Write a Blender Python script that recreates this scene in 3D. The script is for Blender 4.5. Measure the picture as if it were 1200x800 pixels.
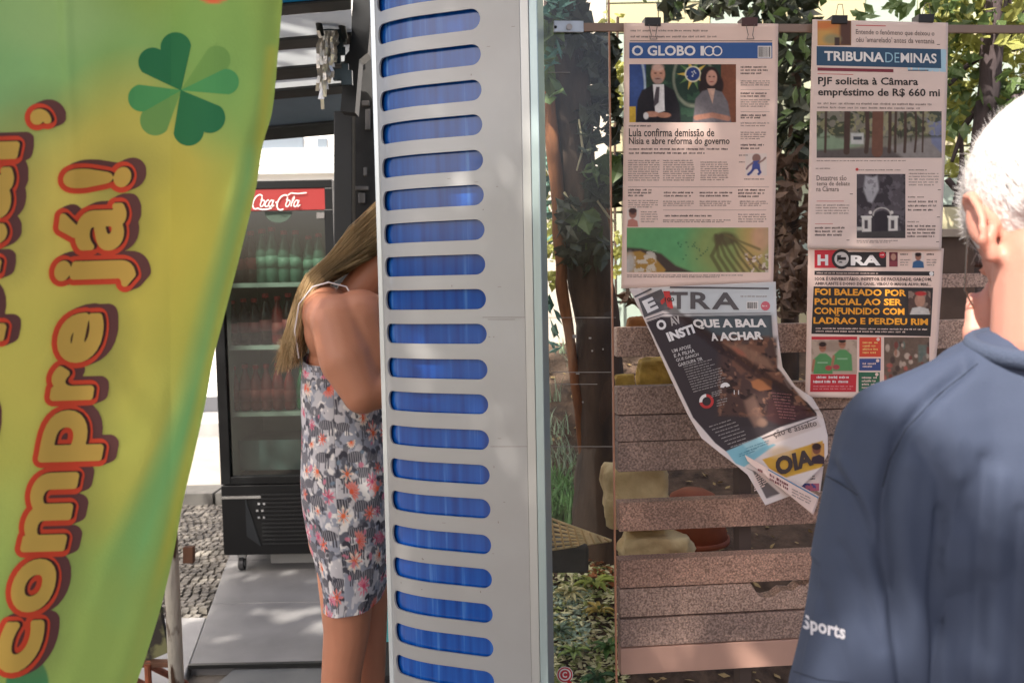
import bpy, bmesh, math, random
import numpy as np
from mathutils import Vector, Matrix, noise as mnoise
from mathutils.bvhtree import BVHTree
R = math.radians
rnd = random.Random(7)
nrs = np.random.RandomState(5)
scene = bpy.context.scene
C = scene.collection
for o in list(bpy.data.objects):
    bpy.data.objects.remove(o)

# ------------------------------------------------------------------ camera
CAMZ = 1.40
cam_d = bpy.data.cameras.new('camera'); cam = bpy.data.objects.new('camera', cam_d); C.objects.link(cam)
cam_d.sensor_width = 36.0; cam_d.lens = 30.0
cam_d.clip_start = 0.05; cam_d.clip_end = 400
ROT = Matrix.Rotation(R(90 - 3.7), 3, 'X') @ Matrix.Rotation(R(-1.1), 3, 'Z')
cam.matrix_world = Matrix.Translation((0, 0, CAMZ)) @ ROT.to_4x4()
scene.camera = cam
cam_d.dof.use_dof = True; cam_d.dof.focus_distance = 1.8; cam_d.dof.aperture_fstop = 6.3
scene.render.resolution_x = 1024; scene.render.resolution_y = 682

# ------------------------------------------------------------------ light
SUN_TO = Vector((-0.42, -0.62, 0.92)).normalized()      # towards the sun
w = bpy.data.worlds.new('World'); scene.world = w; w.use_nodes = True
nt = w.node_tree; nt.nodes.clear()
sky = nt.nodes.new('ShaderNodeTexSky'); sky.sky_type = 'NISHITA'; sky.sun_disc = False
sky.sun_elevation = math.asin(SUN_TO.z)
sky.sun_rotation = math.atan2(SUN_TO.x, SUN_TO.y)
sky.air_density = 0.7; sky.dust_density = 6.0; sky.ozone_density = 0.6
bg = nt.nodes.new('ShaderNodeBackground'); bg.inputs[1].default_value = 0.15
wo = nt.nodes.new('ShaderNodeOutputWorld')
nt.links.new(sky.outputs[0], bg.inputs[0]); nt.links.new(bg.outputs[0], wo.inputs[0])
sd = bpy.data.lights.new('sun', 'SUN'); sd.energy = 4.2; sd.angle = R(0.53); sd.color = (1.0, 0.93, 0.84)
sun = bpy.data.objects.new('sun', sd); C.objects.link(sun)
sun.rotation_euler = SUN_TO.to_track_quat('Z', 'Y').to_euler()
sun.location = (-3, -4, 8)
scene.view_settings.view_transform = 'Standard'; scene.view_settings.look = 'None'
scene.view_settings.exposure = 1.18; scene.view_settings.gamma = 1.0

# ------------------------------------------------------------------ projection helpers
def ray(px, py):
    return ROT @ Vector(((px - 600) / 1000.0, (400 - py) / 1000.0, -1.0))
def at(px, py, Y):
    r = ray(px, py); k = Y / r.y
    return Vector((r.x * k, Y, CAMZ + r.z * k))
ROTI = ROT.transposed()
def proj(p):
    q = ROTI @ (Vector(p) - Vector((0, 0, CAMZ)))
    return (600 + 1000 * q.x / -q.z, 400 - 1000 * q.y / -q.z)
def ground(px, py, z=0.0):
    r = ray(px, py); k = (z - CAMZ) / r.z
    return Vector((r.x * k, r.y * k, z))
def plane_hit(px, py, o, n):
    r = ray(px, py); k = (o - Vector((0, 0, CAMZ))).dot(n) / r.dot(n)
    return Vector((0, 0, CAMZ)) + r * k
WO = at(800, 335, 1.78); TH = R(4.5)
WU = Vector((math.cos(TH), math.sin(TH), 0)); WN = Vector((math.sin(TH), -math.cos(TH), 0))
def wall(px, py, d=0.0):                      # d = metres in front of the hanging plane
    return plane_hit(px, py, WO + WN * d, WN)

# ------------------------------------------------------------------ materials
def lin(c):
    if isinstance(c, str):
        c = [int(c[i:i+2], 16) / 255 for i in (0, 2, 4)]
    return tuple((x / 12.92 if x <= 0.04045 else ((x + 0.055) / 1.055) ** 2.4) for x in c)
MATS = {}
def mat(name, col, rough=0.6, metal=0.0, var=0.0, scale=20.0, bump=0.0, bscale=None, col2=None, stretch=None,
        spec=None, emis=None, sss=0.0, coords='Object', detail=5.0, contrast=None, translucent=0.0):
    if name in MATS: return MATS[name]
    m = bpy.data.materials.new(name); m.use_nodes = True; MATS[name] = m
    n = m.node_tree; b = n.nodes['Principled BSDF']; out = n.nodes['Material Output']
    c1 = lin(col)
    b.inputs['Base Color'].default_value = (*c1, 1)
    b.inputs['Roughness'].default_value = rough; b.inputs['Metallic'].default_value = metal
    if spec is not None: b.inputs['Specular IOR Level'].default_value = spec
    if sss: 
        b.inputs['Subsurface Weight'].default_value = sss; b.inputs['Subsurface Radius'].default_value = (0.02, 0.008, 0.005)
        b.inputs['Subsurface Scale'].default_value = 1.0
    tc = n.nodes.new('ShaderNodeTexCoord'); mp = n.nodes.new('ShaderNodeMapping')
    n.links.new(tc.outputs[coords], mp.inputs[0])
    if stretch: mp.inputs['Scale'].default_value = stretch
    if var or col2:
        c2 = lin(col2) if col2 else tuple(x * (1 - var) for x in c1)
        c1b = c1 if col2 else tuple(min(1, x * (1 + var)) for x in c1)
        nz = n.nodes.new('ShaderNodeTexNoise'); nz.inputs['Scale'].default_value = scale; nz.inputs['Detail'].default_value = detail
        cr = n.nodes.new('ShaderNodeValToRGB')
        lo, hi = contrast or (0.3, 0.7)
        cr.color_ramp.elements[0].position = lo; cr.color_ramp.elements[1].position = hi
        cr.color_ramp.elements[0].color = (*c2, 1); cr.color_ramp.elements[1].color = (*c1b, 1)
        n.links.new(mp.outputs[0], nz.inputs['Vector']); n.links.new(nz.outputs['Fac'], cr.inputs[0])
        n.links.new(cr.outputs[0], b.inputs['Base Color'])
    if bump:
        nb = n.nodes.new('ShaderNodeTexNoise'); nb.inputs['Scale'].default_value = bscale or scale * 3; nb.inputs['Detail'].default_value = 4
        bp = n.nodes.new('ShaderNodeBump'); bp.inputs['Strength'].default_value = bump; bp.inputs['Distance'].default_value = 0.01
        n.links.new(mp.outputs[0], nb.inputs['Vector']); n.links.new(nb.outputs['Fac'], bp.inputs['Height'])
        n.links.new(bp.outputs[0], b.inputs['Normal'])
    if emis:
        b.inputs['Emission Color'].default_value = (*lin(emis[0]), 1); b.inputs['Emission Strength'].default_value = emis[1]
    if translucent:
        tr = n.nodes.new('ShaderNodeBsdfTranslucent'); mx = n.nodes.new('ShaderNodeMixShader'); mx.inputs[0].default_value = translucent
        src = b.inputs['Base Color'].links[0].from_socket if b.inputs['Base Color'].links else None
        if src: n.links.new(src, tr.inputs[0])
        else: tr.inputs[0].default_value = (*c1, 1)
        n.links.new(b.outputs[0], mx.inputs[1]); n.links.new(tr.outputs[0], mx.inputs[2]); n.links.new(mx.outputs[0], out.inputs[0])
    return m
def vmat(name, rough=0.75, bump=0.0, bscale=300, spec=0.3, sss=0.0, translucent=0.0):
    if name in MATS: return MATS[name]
    m = mat(name, 'ffffff', rough, spec=spec, bump=bump, bscale=bscale, sss=sss, translucent=translucent)
    n = m.node_tree; b = n.nodes['Principled BSDF']
    a = n.nodes.new('ShaderNodeAttribute'); a.attribute_name = 'print'
    n.links.new(a.outputs['Color'], b.inputs['Base Color'])
    if translucent:
        n.links.new(a.outputs['Color'], [x for x in n.nodes if x.type == 'BSDF_TRANSLUCENT'][0].inputs[0])
    return m
def clear_mat(name, tint=(1, 1, 1), refl=0.08, rough=0.02):
    m = bpy.data.materials.new(name); m.use_nodes = True; n = m.node_tree; n.nodes.clear()
    o = n.nodes.new('ShaderNodeOutputMaterial'); t = n.nodes.new('ShaderNodeBsdfTransparent'); t.inputs[0].default_value = (*tint, 1)
    g = n.nodes.new('ShaderNodeBsdfGlossy'); g.inputs['Roughness'].default_value = rough
    mx = n.nodes.new('ShaderNodeMixShader'); mx.inputs[0].default_value = refl
    n.links.new(t.outputs[0], mx.inputs[1]); n.links.new(g.outputs[0], mx.inputs[2]); n.links.new(mx.outputs[0], o.inputs[0])
    return m

# ------------------------------------------------------------------ object helpers
def link(name, me, m=None, parent=None):
    o = bpy.data.objects.new(name, me); C.objects.link(o)
    if m is not None and not len(me.materials): me.materials.append(m)
    if parent: o.parent = parent; o.matrix_parent_inverse = parent.matrix_world.inverted() if parent.matrix_world != Matrix.Identity(4) else Matrix.Identity(4)
    return o
def tag(o, label=None, cat=None, group=None, kind=None):
    if label: o['label'] = label
    if cat: o['category'] = cat
    if group: o['group'] = group
    if kind: o['kind'] = kind
    return o
def thing(name, loc, label, cat, group=None):
    o = bpy.data.objects.new(name, None); C.objects.link(o); o.location = loc
    o.matrix_world = Matrix.Translation(loc); o.empty_display_size = 0.05
    return tag(o, label, cat, group)
def pymesh(name, V, F, m, parent=None, smooth=False, cols=None):
    me = bpy.data.meshes.new(name)
    me.from_pydata([tuple(v) for v in V], [], F); me.update()
    if smooth: me.polygons.foreach_set('use_smooth', [True] * len(me.polygons))
    if cols is not None:
        a = me.color_attributes.new('print', 'FLOAT_COLOR', 'POINT')
        c = np.ones((len(me.vertices), 4), dtype=np.float32); c[:, :3] = cols
        a.data.foreach_set('color', c.ravel())
    return link(name, me, m, parent)
class MB:                                           # mesh builder in world coordinates
    def __init__(s): s.V = []; s.F = []
    def quad(s, a, b, c, d):
        n = len(s.V); s.V += [Vector(a), Vector(b), Vector(c), Vector(d)]; s.F.append((n, n+1, n+2, n+3)); return s
    def box8(s, P):                                 # P: 4 bottom/ front pts + 4 back pts
        n = len(s.V); s.V += [Vector(p) for p in P]
        for f in ((0,1,2,3),(7,6,5,4),(0,4,5,1),(1,5,6,2),(2,6,7,3),(3,7,4,0)): s.F.append(tuple(n+i for i in f))
        return s
    def slab(s, poly, ext):                         # polygon (list of pts) extruded by vector
        n = len(s.V); k = len(poly); ext = Vector(ext)
        s.V += [Vector(p) for p in poly] + [Vector(p) + ext for p in poly]
        s.F.append(tuple(range(n, n+k))); s.F.append(tuple(range(n+2*k-1, n+k-1, -1)))
        for i in range(k): j = (i+1) % k; s.F.append((n+j, n+i, n+k+i, n+k+j))
        return s
    def box(s, lo, hi):
        (a,b,c),(d,e,f) = lo, hi
        return s.box8([(a,b,c),(d,b,c),(d,b,f),(a,b,f),(a,e,c),(d,e,c),(d,e,f),(a,e,f)])
    def tube(s, pts, rad, seg=8, cap=True):
        pts = [Vector(p) for p in pts]; k = len(pts)
        rad = rad if hasattr(rad, '__len__') else [rad] * k
        base = len(s.V); up = Vector((0.13, 0.21, 0.97))
        for i, p in enumerate(pts):
            t = (pts[min(i+1, k-1)] - pts[max(i-1, 0)]).normalized()
            u = t.cross(up)
            if u.length < 0.1: u = t.cross(Vector((1, 0, 0)))
            u.normalize(); v = t.cross(u)
            for j in range(seg):
                a = 2*math.pi*j/seg
                s.V.append(p + (u*math.cos(a) + v*math.sin(a)) * rad[i])
        for i in range(k-1):
            for j in range(seg):
                a = base+i*seg+j; b = base+i*seg+(j+1) % seg
                s.F.append((a, b, b+seg, a+seg))
        if cap:
            s.F.append(tuple(base+seg-1-j for j in range(seg))); s.F.append(tuple(base+(k-1)*seg+j for j in range(seg)))
        return s
    def lathe(s, c, prof, seg=14):
        c = Vector(c); base = len(s.V)
        for r, z in prof:
            for j in range(seg):
                a = 2*math.pi*j/seg; s.V.append(c + Vector((r*math.cos(a), r*math.sin(a), z)))
        for i in range(len(prof)-1):
            for j in range(seg):
                a = base+i*seg+j; b = base+i*seg+(j+1) % seg
                s.F.append((a, b, b+seg, a+seg))
        s.F.append(tuple(base+seg-1-j for j in range(seg))); s.F.append(tuple(base+(len(prof)-1)*seg+j for j in range(seg)))
        return s
    def build(s, name, m, parent=None, smooth=False):
        return pymesh(name, s.V, s.F, m, parent, smooth)
def bevel(o, w=0.003, seg=2):
    md = o.modifiers.new('bevel', 'BEVEL'); md.width = w; md.segments = seg; md.limit_method = 'ANGLE'; return o

# ------------------------------------------------------------------ flat print on a bent sheet: text, bars, painted pictures
_tc = {}
def text2d(body, bold=0.0, spacing=1.0, shear=0.0, res=3):
    key = (body, bold, spacing, shear, res)
    if key in _tc: return _tc[key]
    c = bpy.data.curves.new('t', 'FONT'); c.body = body; c.offset = bold; c.space_character = spacing; c.shear = shear; c.resolution_u = res
    o = bpy.data.objects.new('t', c); C.objects.link(o)
    dg = bpy.context.evaluated_depsgraph_get(); e = o.evaluated_get(dg); me = e.to_mesh()
    V = [(v.co.x, v.co.y) for v in me.vertices]; F = [tuple(p.vertices) for p in me.polygons]
    e.to_mesh_clear(); bpy.data.objects.remove(o); bpy.data.curves.remove(c)
    # bring loose corners together
    _tc[key] = (V, F); return _tc[key]
def quadmap(q):
    q = [Vector(p) for p in q]
    return lambda s, t: (q[0]*(1-s)*(1-t) + q[1]*s*(1-t) + q[2]*s*t + q[3]*(1-s)*t)
def cutmesh(V, F, step):
    bm = bmesh.new(); vs = [bm.verts.new((x, y, 0)) for x, y in V]
    for f in F:
        try: bm.faces.new([vs[i] for i in f])
        except ValueError: pass
    for ax in (0, 1):
        lo = min(v.co[ax] for v in bm.verts); hi = max(v.co[ax] for v in bm.verts)
        n = int((hi - lo) / step)
        for k in range(1, n+1):
            co = [0, 0, 0]; no = [0, 0, 0]; co[ax] = lo + (hi-lo)*k/(n+1); no[ax] = 1
            bmesh.ops.bisect_plane(bm, geom=bm.verts[:]+bm.edges[:]+bm.faces[:], plane_co=co, plane_no=no, dist=1e-5)
    V2 = [(v.co.x, v.co.y) for v in bm.verts]; bm.verts.index_update()
    F2 = [tuple(v.index for v in f.verts) for f in bm.faces]; bm.free()
    return V2, F2
def text_px(body, box, bold=0.0, spacing=1.0, shear=0.0, cut=0, ref=None, res=3):
    """verts in photograph coordinates of page; box=(x0,y0,x1,y1) ink box or a quad of 4 points (tl,tr,br,bl)"""
    V, F = text2d(body, bold, spacing, shear, res)
    xs = [v[0] for v in V]; ys = [v[1] for v in V]
    x0, x1, y0, y1 = min(xs), max(xs), min(ys), max(ys)
    if ref: y0, y1 = ref
    if len(box) == 4 and not hasattr(box[0], '__len__'):
        a, b, c, d = box; q = [(a, b), (c, b), (c, d), (a, d)]
    else: q = box
    qm = quadmap(q)
    P = [qm((x-x0)/(x1-x0), 1-(y-y0)/(y1-y0)) for x, y in V]
    P = [(p[0], p[1]) for p in P]
    if cut: P, F = cutmesh(P, F, cut)
    return P, F
class Page:                                         # surf(px,py,off) -> world point
    def __init__(s, parent, surf): s.p = parent; s.surf = surf; s.k = 0
    def mesh(s, name, P, F, m, off):
        # keep triangles facing the viewer
        return pymesh(name, [s.surf(x, y, off) for x, y in P], F, m, s.p)
    def text(s, name, body, box, m, off=0.0010, **k):
        P, F = text_px(body, box, **k); return s.mesh(name, P, F, m, off)
    def rect(s, name, box, m, off=0.0006, step=8):
        q = box if hasattr(box[0], '__len__') else [(box[0], box[1]), (box[2], box[1]), (box[2], box[3]), (box[0], box[3])]
        qm = quadmap(q); W = (Vector(q[1])-Vector(q[0])).length; H = (Vector(q[3])-Vector(q[0])).length
        nx = max(1, int(W/step)); ny = max(1, int(H/step))
        P = [tuple(qm(i/nx, j/ny)) for j in range(ny+1) for i in range(nx+1)]
        F = [(j*(nx+1)+i, j*(nx+1)+i+1, (j+1)*(nx+1)+i+1, (j+1)*(nx+1)+i) for j in range(ny) for i in range(nx)]
        return s.mesh(name, P, F, m, off)
    def lines(s, name, boxes, m, off=0.0008, pitch=3.0, ink=0.42, step=14):
        """small print: rows of word-length dashes; boxes = [(x0,y0,x1,y1,(slope))]"""
        P = []; F = []
        for bx in boxes:
            x0, y0, x1, y1 = bx[:4]; sl = bx[4] if len(bx) > 4 else 0.0
            n = max(1, int(round((y1-y0)/pitch)))
            for r in range(n):
                y = y0 + (r+0.5)*(y1-y0)/n; x = x0; end = x1 - (rnd.random()*(x1-x0)*0.25 if r == n-1 else 0)
                while x < end - 1.5:
                    L = min(rnd.uniform(2.5, 9.0)*pitch/3.0, end - x); h = pitch*ink*0.5
                    cw = .30*pitch; cx = x
                    while cx < x+L-cw*.5:
                        k = len(P); yy = y + sl*(cx-x0); ht = rnd.choice((1, 1, 1, 1.5)); hb = rnd.choice((1, 1, 1, 1.3)); w1 = cw*rnd.uniform(.55, .95)
                        P += [(cx, yy-h*ht), (cx+w1, yy-h*ht+sl*w1), (cx+w1, yy+h*hb+sl*w1), (cx, yy+h*hb)]; F.append((k, k+1, k+2, k+3)); cx += cw*1.12
                    x += L + pitch*0.4
        return tag(s.mesh(name, P, F, m, off), kind='stuff')
    def paint(s, name, box, fn, m, off=0.0006, res=1.25):
        x0, y0, x1, y1 = box; nx = int((x1-x0)*res); ny = int((y1-y0)*res)
        gx, gy = np.meshgrid(np.linspace(x0, x1, nx+1), np.linspace(y0, y1, ny+1))
        cv = Canvas(gx, gy); fn(cv)
        P = list(zip(gx.ravel().tolist(), gy.ravel().tolist()))
        F = [(j*(nx+1)+i, j*(nx+1)+i+1, (j+1)*(nx+1)+i+1, (j+1)*(nx+1)+i) for j in range(ny) for i in range(nx)]
        return pymesh(name, [s.surf(x, y, off) for x, y in P], F, m, s.p, True, cv.c.reshape(-1, 3))
def noise2(gx, gy, sc, seed=0, oct=3):
    out = np.zeros_like(gx); amp = 1; tot = 0
    for o in range(oct):
        rs = np.random.RandomState(seed*13+o); T = rs.rand(64, 64)
        x = gx/sc*(2**o)+rs.rand()*50; y = gy/sc*(2**o)+rs.rand()*50
        xi = np.floor(x).astype(int); yi = np.floor(y).astype(int); fx = x-xi; fy = y-yi
        fx = fx*fx*(3-2*fx); fy = fy*fy*(3-2*fy)
        g = lambda a, b: T[a % 64, b % 64]
        out += amp*(g(xi, yi)*(1-fx)*(1-fy)+g(xi+1, yi)*fx*(1-fy)+g(xi, yi+1)*(1-fx)*fy+g(xi+1, yi+1)*fx*fy)
        tot += amp; amp *= 0.5
    return out/tot
class Canvas:
    def __init__(s, gx, gy): s.x = gx; s.y = gy; s.c = np.ones(gx.shape+(3,))
    def put(s, mask, col, a=1.0):
        m = np.clip(mask, 0, 1)[..., None]*a; s.c = s.c*(1-m) + np.array(lin(col))*m
    def fill(s, col): s.c[:] = lin(col)
    def ell(s, cx, cy, rx, ry, col, a=1.0, rot=0, soft=1.0, inner=0):
        dx = s.x-cx; dy = s.y-cy; ca, sa = math.cos(R(rot)), math.sin(R(rot))
        u = (dx*ca+dy*sa)/rx; v = (-dx*sa+dy*ca)/ry; d = (1-np.sqrt(u*u+v*v))*min(rx, ry)/soft+0.5
        if inner: d = np.minimum(d, (np.sqrt(u*u+v*v)-inner)*min(rx, ry)/soft+0.5)
        s.put(d, col, a)
    def rect(s, x0, y0, x1, y1, col, a=1.0, soft=0.8):
        d = np.minimum.reduce([s.x-x0, x1-s.x, s.y-y0, y1-s.y])/soft+0.5; s.put(d, col, a)
    def poly(s, pts, col, a=1.0, soft=0.8):
        ins = np.zeros(s.x.shape, bool); dist = np.full(s.x.shape, 1e9); n = len(pts)
        for i in range(n):
            (xa, ya), (xb, yb) = pts[i], pts[(i+1) % n]
            if ya != yb:
                c = ((ya > s.y) != (yb > s.y)) & (s.x < (xb-xa)*(s.y-ya)/(yb-ya)+xa); ins ^= c
            L = (xb-xa)**2+(yb-ya)**2+1e-9; t = np.clip(((s.x-xa)*(xb-xa)+(s.y-ya)*(yb-ya))/L, 0, 1)
            dist = np.minimum(dist, np.hypot(s.x-xa-t*(xb-xa), s.y-ya-t*(yb-ya)))
        s.put(np.where(ins, dist, -dist)/soft+0.5, col, a)
    def line(s, pts, w_, col, a=1.0, soft=0.8):
        dist = np.full(s.x.shape, 1e9)
        for (xa, ya), (xb, yb) in zip(pts[:-1], pts[1:]):
            L = (xb-xa)**2+(yb-ya)**2+1e-9; t = np.clip(((s.x-xa)*(xb-xa)+(s.y-ya)*(yb-ya))/L, 0, 1)
            dist = np.minimum(dist, np.hypot(s.x-xa-t*(xb-xa), s.y-ya-t*(yb-ya)))
        s.put((w_/2-dist)/soft+0.5, col, a)
    def mottle(s, sc, amt, seed=1, box=None):
        n = noise2(s.x, s.y, sc, seed)-0.5; f = 1+n*2*amt
        s.c = np.clip(s.c*f[..., None], 0, 1)
    def blotch(s, sc, thr, col, a=1.0, seed=2, soft=0.05, region=None):
        n = noise2(s.x, s.y, sc, seed); m = (n-thr)/soft
        if region is not None: m = np.minimum(m, region)
        s.put(m, col, a)

def glyph_sdf(body, mp, pad=16, step=1.0):
    """signed distance (inside positive, photo pixels) of a glyph mapped by mp"""
    V, F = text2d(body, 0.0, res=6); Q = mp(V)
    cnt = {}
    for f in F:
        for a, b in zip(f, f[1:]+f[:1]):
            k = tuple(sorted(((round(V[a][0], 5), round(V[a][1], 5)), (round(V[b][0], 5), round(V[b][1], 5))))); cnt.setdefault(k, []).append((a, b))
    seg = [v[0] for v in cnt.values() if len(v) == 1]
    xs = [q[0] for q in Q]; ys = [q[1] for q in Q]
    gx, gy = np.meshgrid(np.arange(min(xs)-pad, max(xs)+pad, step), np.arange(min(ys)-pad, max(ys)+pad, step))
    ins = np.zeros(gx.shape, bool); dist = np.full(gx.shape, 1e9)
    for a, b in seg:
        (xa, ya), (xb, yb) = Q[a], Q[b]
        if ya != yb: ins ^= ((ya > gy) != (yb > gy)) & (gx < (xb-xa)*(gy-ya)/(yb-ya)+xa)
        L = (xb-xa)**2+(yb-ya)**2+1e-9; t = np.clip(((gx-xa)*(xb-xa)+(gy-ya)*(yb-ya))/L, 0, 1); dist = np.minimum(dist, np.hypot(gx-xa-t*(xb-xa), gy-ya-t*(yb-ya)))
    return gx, gy, np.where(ins, dist, -dist)
def contour(gx, gy, f):
    """marching squares: filled region f > 0 as polygons"""
    V = []; F = []; ix = {}
    def vid(key, x, y):
        if key not in ix: ix[key] = len(V); V.append((x, y))
        return ix[key]
    P = f > 0; any_ = P[:-1, :-1] | P[1:, :-1] | P[:-1, 1:] | P[1:, 1:]
    for j, i in zip(*np.nonzero(any_)):
        cs = [(j, i), (j, i+1), (j+1, i+1), (j+1, i)]; poly = []
        for q in range(4):
            a, b = cs[q], cs[(q+1) % 4]; fa, fb = f[a], f[b]
            if fa > 0: poly.append(vid(a, gx[a], gy[a]))
            if (fa > 0) != (fb > 0):
                t = fa/(fa-fb); poly.append(vid(tuple(sorted((a, b))), gx[a]+(gx[b]-gx[a])*t, gy[a]+(gy[b]-gy[a])*t))
        if len(poly) > 2: F.append(tuple(poly))
    return V, F

# ------------------------------------------------------------------ one-surface bodies
def blob(name, caps, ells, m, parent=None, voxel=0.005, smooth=4, post=None, label=None):
    AV = []; AF = []
    def sphere(mx, seg=20):
        nv = seg//2+1; b = len(AV); AV.append(mx @ Vector((0, 0, 1)))
        for i in range(1, nv):
            for j in range(seg):
                p = math.pi*i/nv; a = 2*math.pi*j/seg; AV.append(mx @ Vector((math.sin(p)*math.cos(a), math.sin(p)*math.sin(a), math.cos(p))))
        AV.append(mx @ Vector((0, 0, -1))); e = len(AV)-1
        for j in range(seg):
            k = (j+1) % seg; AF.append((b, b+1+j, b+1+k)); AF.append((e, e-seg+k, e-seg+j))
            for i in range(nv-2): q = b+1+i*seg; AF.append((q+j, q+seg+j, q+seg+k, q+k))
    for (p0, r0, p1, r1) in caps:
        p0, p1 = Vector(p0), Vector(p1); d = p1-p0; L = d.length; n = max(2, int(L/0.035)+1)
        z = d.normalized(); q = z.to_track_quat('Z', 'Y').to_matrix().to_4x4()
        mb = MB(); pts = [p0.lerp(p1, i/n) for i in range(n+1)]
        mb.tube(pts, [r0+(r1-r0)*i/n for i in range(n+1)], 16)
        b_ = len(AV); AV.extend(mb.V); AF.extend(tuple(b_+i for i in f) for f in mb.F)
        for p, r in ((p0, r0), (p1, r1)): sphere(Matrix.Translation(p) @ Matrix.Diagonal((r, r, r, 1)), 16)
    for e in ells:
        c, rr = e[0], e[1]; rot = e[2] if len(e) > 2 else Matrix.Identity(3)
        sphere(Matrix.Translation(c) @ rot.to_4x4() @ Matrix.Diagonal((*rr, 1)), 28)
    me = bpy.data.meshes.new('tmp'); me.from_pydata([tuple(v) for v in AV], [], AF); me.update()
    o = bpy.data.objects.new('tmp', me); C.objects.link(o)
    r = o.modifiers.new('r', 'REMESH'); r.mode = 'VOXEL'; r.voxel_size = voxel; r.adaptivity = 0
    if smooth:
        s = o.modifiers.new('s', 'SMOOTH'); s.iterations = smooth; s.factor = 0.6
    dg = bpy.context.evaluated_depsgraph_get(); e = o.evaluated_get(dg)
    nm = bpy.data.meshes.new_from_object(e); bpy.data.objects.remove(o); bpy.data.meshes.remove(me)
    nm.name = name
    if post: post(nm)
    nm.polygons.foreach_set('use_smooth', [True]*len(nm.polygons)); nm.update()
    return link(name, nm, m, parent)
def lerp_pts(tab, t):
    for (a, *va), (b, *vb) in zip(tab[:-1], tab[1:]):
        if t <= b or (b, *vb) == tuple(tab[-1]):
            k = min(1, max(0, (t-a)/(b-a))); return [x+(y-x)*k for x, y in zip(va, vb)]
def smoothtab(tab, t):                               # monotone-ish cubic through the rows
    n = len(tab); i = 0
    while i < n-2 and t > tab[i+1][0]: i += 1
    p0, p1, p2, p3 = tab[max(i-1, 0)], tab[i], tab[i+1], tab[min(i+2, n-1)]
    k = min(1, max(0, (t-p1[0])/(p2[0]-p1[0]))); out = []
    for c in range(1, len(p1)):
        h = p2[0]-p1[0]
        m1 = (p2[c]-p0[c])/max(1e-6, p2[0]-p0[0])*h; m2 = (p3[c]-p1[c])/max(1e-6, p3[0]-p1[0])*h
        out.append((2*k**3-3*k**2+1)*p1[c]+(k**3-2*k**2+k)*m1+(-2*k**3+3*k**2)*p2[c]+(k**3-k**2)*m2)
    return out
# ================================================================== SETTING: ground
def sheet(name, pts, m, n=1, kind='structure', parent=None):
    o = pymesh(name, pts, [tuple(range(len(pts)))], m, parent); return tag(o, kind=kind) if kind else o
M_soilp = mat('paving_bed', '6a645c', 0.95, var=0.25, scale=6, bump=0.5, bscale=60)
sheet('ground', [(-60, -30, -0.045), (60, -30, -0.045), (60, 60, -0.045), (-60, 60, -0.045)], M_soilp)
# road and far kerb between cobbles and the white building
sheet('road', [(-14, 5.9, -0.03), (6, 5.9, -0.03), (6, 8.4, -0.03), (-14, 8.4, -0.03)], mat('asphalt', '8d8880', 0.9, var=0.15, scale=3, bump=0.3, bscale=90))
far_pv = MB().box((-14, 8.4, -0.04), (6, 9.2, 0.10)); tag(far_pv.build('far_pavement', mat('far_concrete', '8e8d8b', 0.9, var=0.15, scale=4)), kind='structure')
kb = MB()
for i in range(16): kb.box((-12+i*1.0, 5.62, -0.04), (-11.02+i*1.0, 5.88, 0.06))
ko = kb.build('kerb', mat('kerb_stone', '55534f', 0.9, var=0.3, scale=8)); tag(ko, kind='structure')
# cobblestones: real little stones, uncountable
cb = MB(); M_cob = mat('cobble', '8b857b', 0.85, col2='4e4a44', scale=9, bump=0.4, bscale=120, contrast=(0.35, 0.65))
y = 2.3
while y < 5.6:
    x = -3.0 + rnd.random()*0.05
    while x < -0.55:
        s = 0.042*rnd.uniform(0.8, 1.2); h = rnd.uniform(-0.004, 0.004)
        if x + 0.1 < -1.32 or y > 4.1:
            q = [(x+rnd.uniform(0, .008), y+rnd.uniform(0, .008)), (x+s-rnd.uniform(.002, .008), y+rnd.uniform(0, .005)), (x+s-rnd.uniform(.002, .008), y+.04-rnd.uniform(0, .006)), (x+rnd.uniform(0, .01), y+.04-rnd.uniform(0, .006))]
            t = [(a+(sum(p[0] for p in q)/4-a)*.08, b+(sum(p[1] for p in q)/4-b)*.08) for a, b in q]
            n = len(cb.V); cb.V += [Vector((a, b, -0.035)) for a, b in q] + [Vector((a, b, -0.012+h)) for a, b in t]
            cb.F += [(n+4, n+5, n+6, n+7)] + [(n+i, n+(i+1) % 4, n+4+(i+1) % 4, n+4+i) for i in range(4)]
        x += s
    y += 0.042
tag(cb.build('cobblestones', M_cob), kind='stuff')
# stone slab apron of the kiosk
A = ground(262, 668); B = ground(222, 778); Cq = ground(470, 776); D = ground(470, 655)
M_slab = mat('floor_slab', '706f6e', 0.6, var=0.16, scale=5, bump=0.08, bscale=80)
fl = thing('kiosk_floor', (0, 3, 0), None, None); tag(fl, kind='structure')
def floor_tile(q, m, top=0.0, name='floor_slab'):
    o = MB().slab([(x, y, top) for x, y in q], (0, 0, -0.05)).build(name, m, fl); bevel(o, 0.004, 1); return o
xl0, xl1 = B.x, A.x
def lx(y): return xl0 + (xl1-xl0)*(y-B.y)/(A.y-B.y)
ys = [B.y, B.y+0.62, B.y+1.24, 4.9]
for j in range(3):
    for i in range(3):
        a = 0 if i == 0 else 0.004
        x0 = lambda yy: lx(yy) + i*0.66 + a
        floor_tile([(x0(ys[j]), ys[j]+.004), (x0(ys[j])+.656-a, ys[j]+.004), (x0(ys[j+1])+.656-a, ys[j+1]), (x0(ys[j+1]), ys[j+1])], M_slab)
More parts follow.
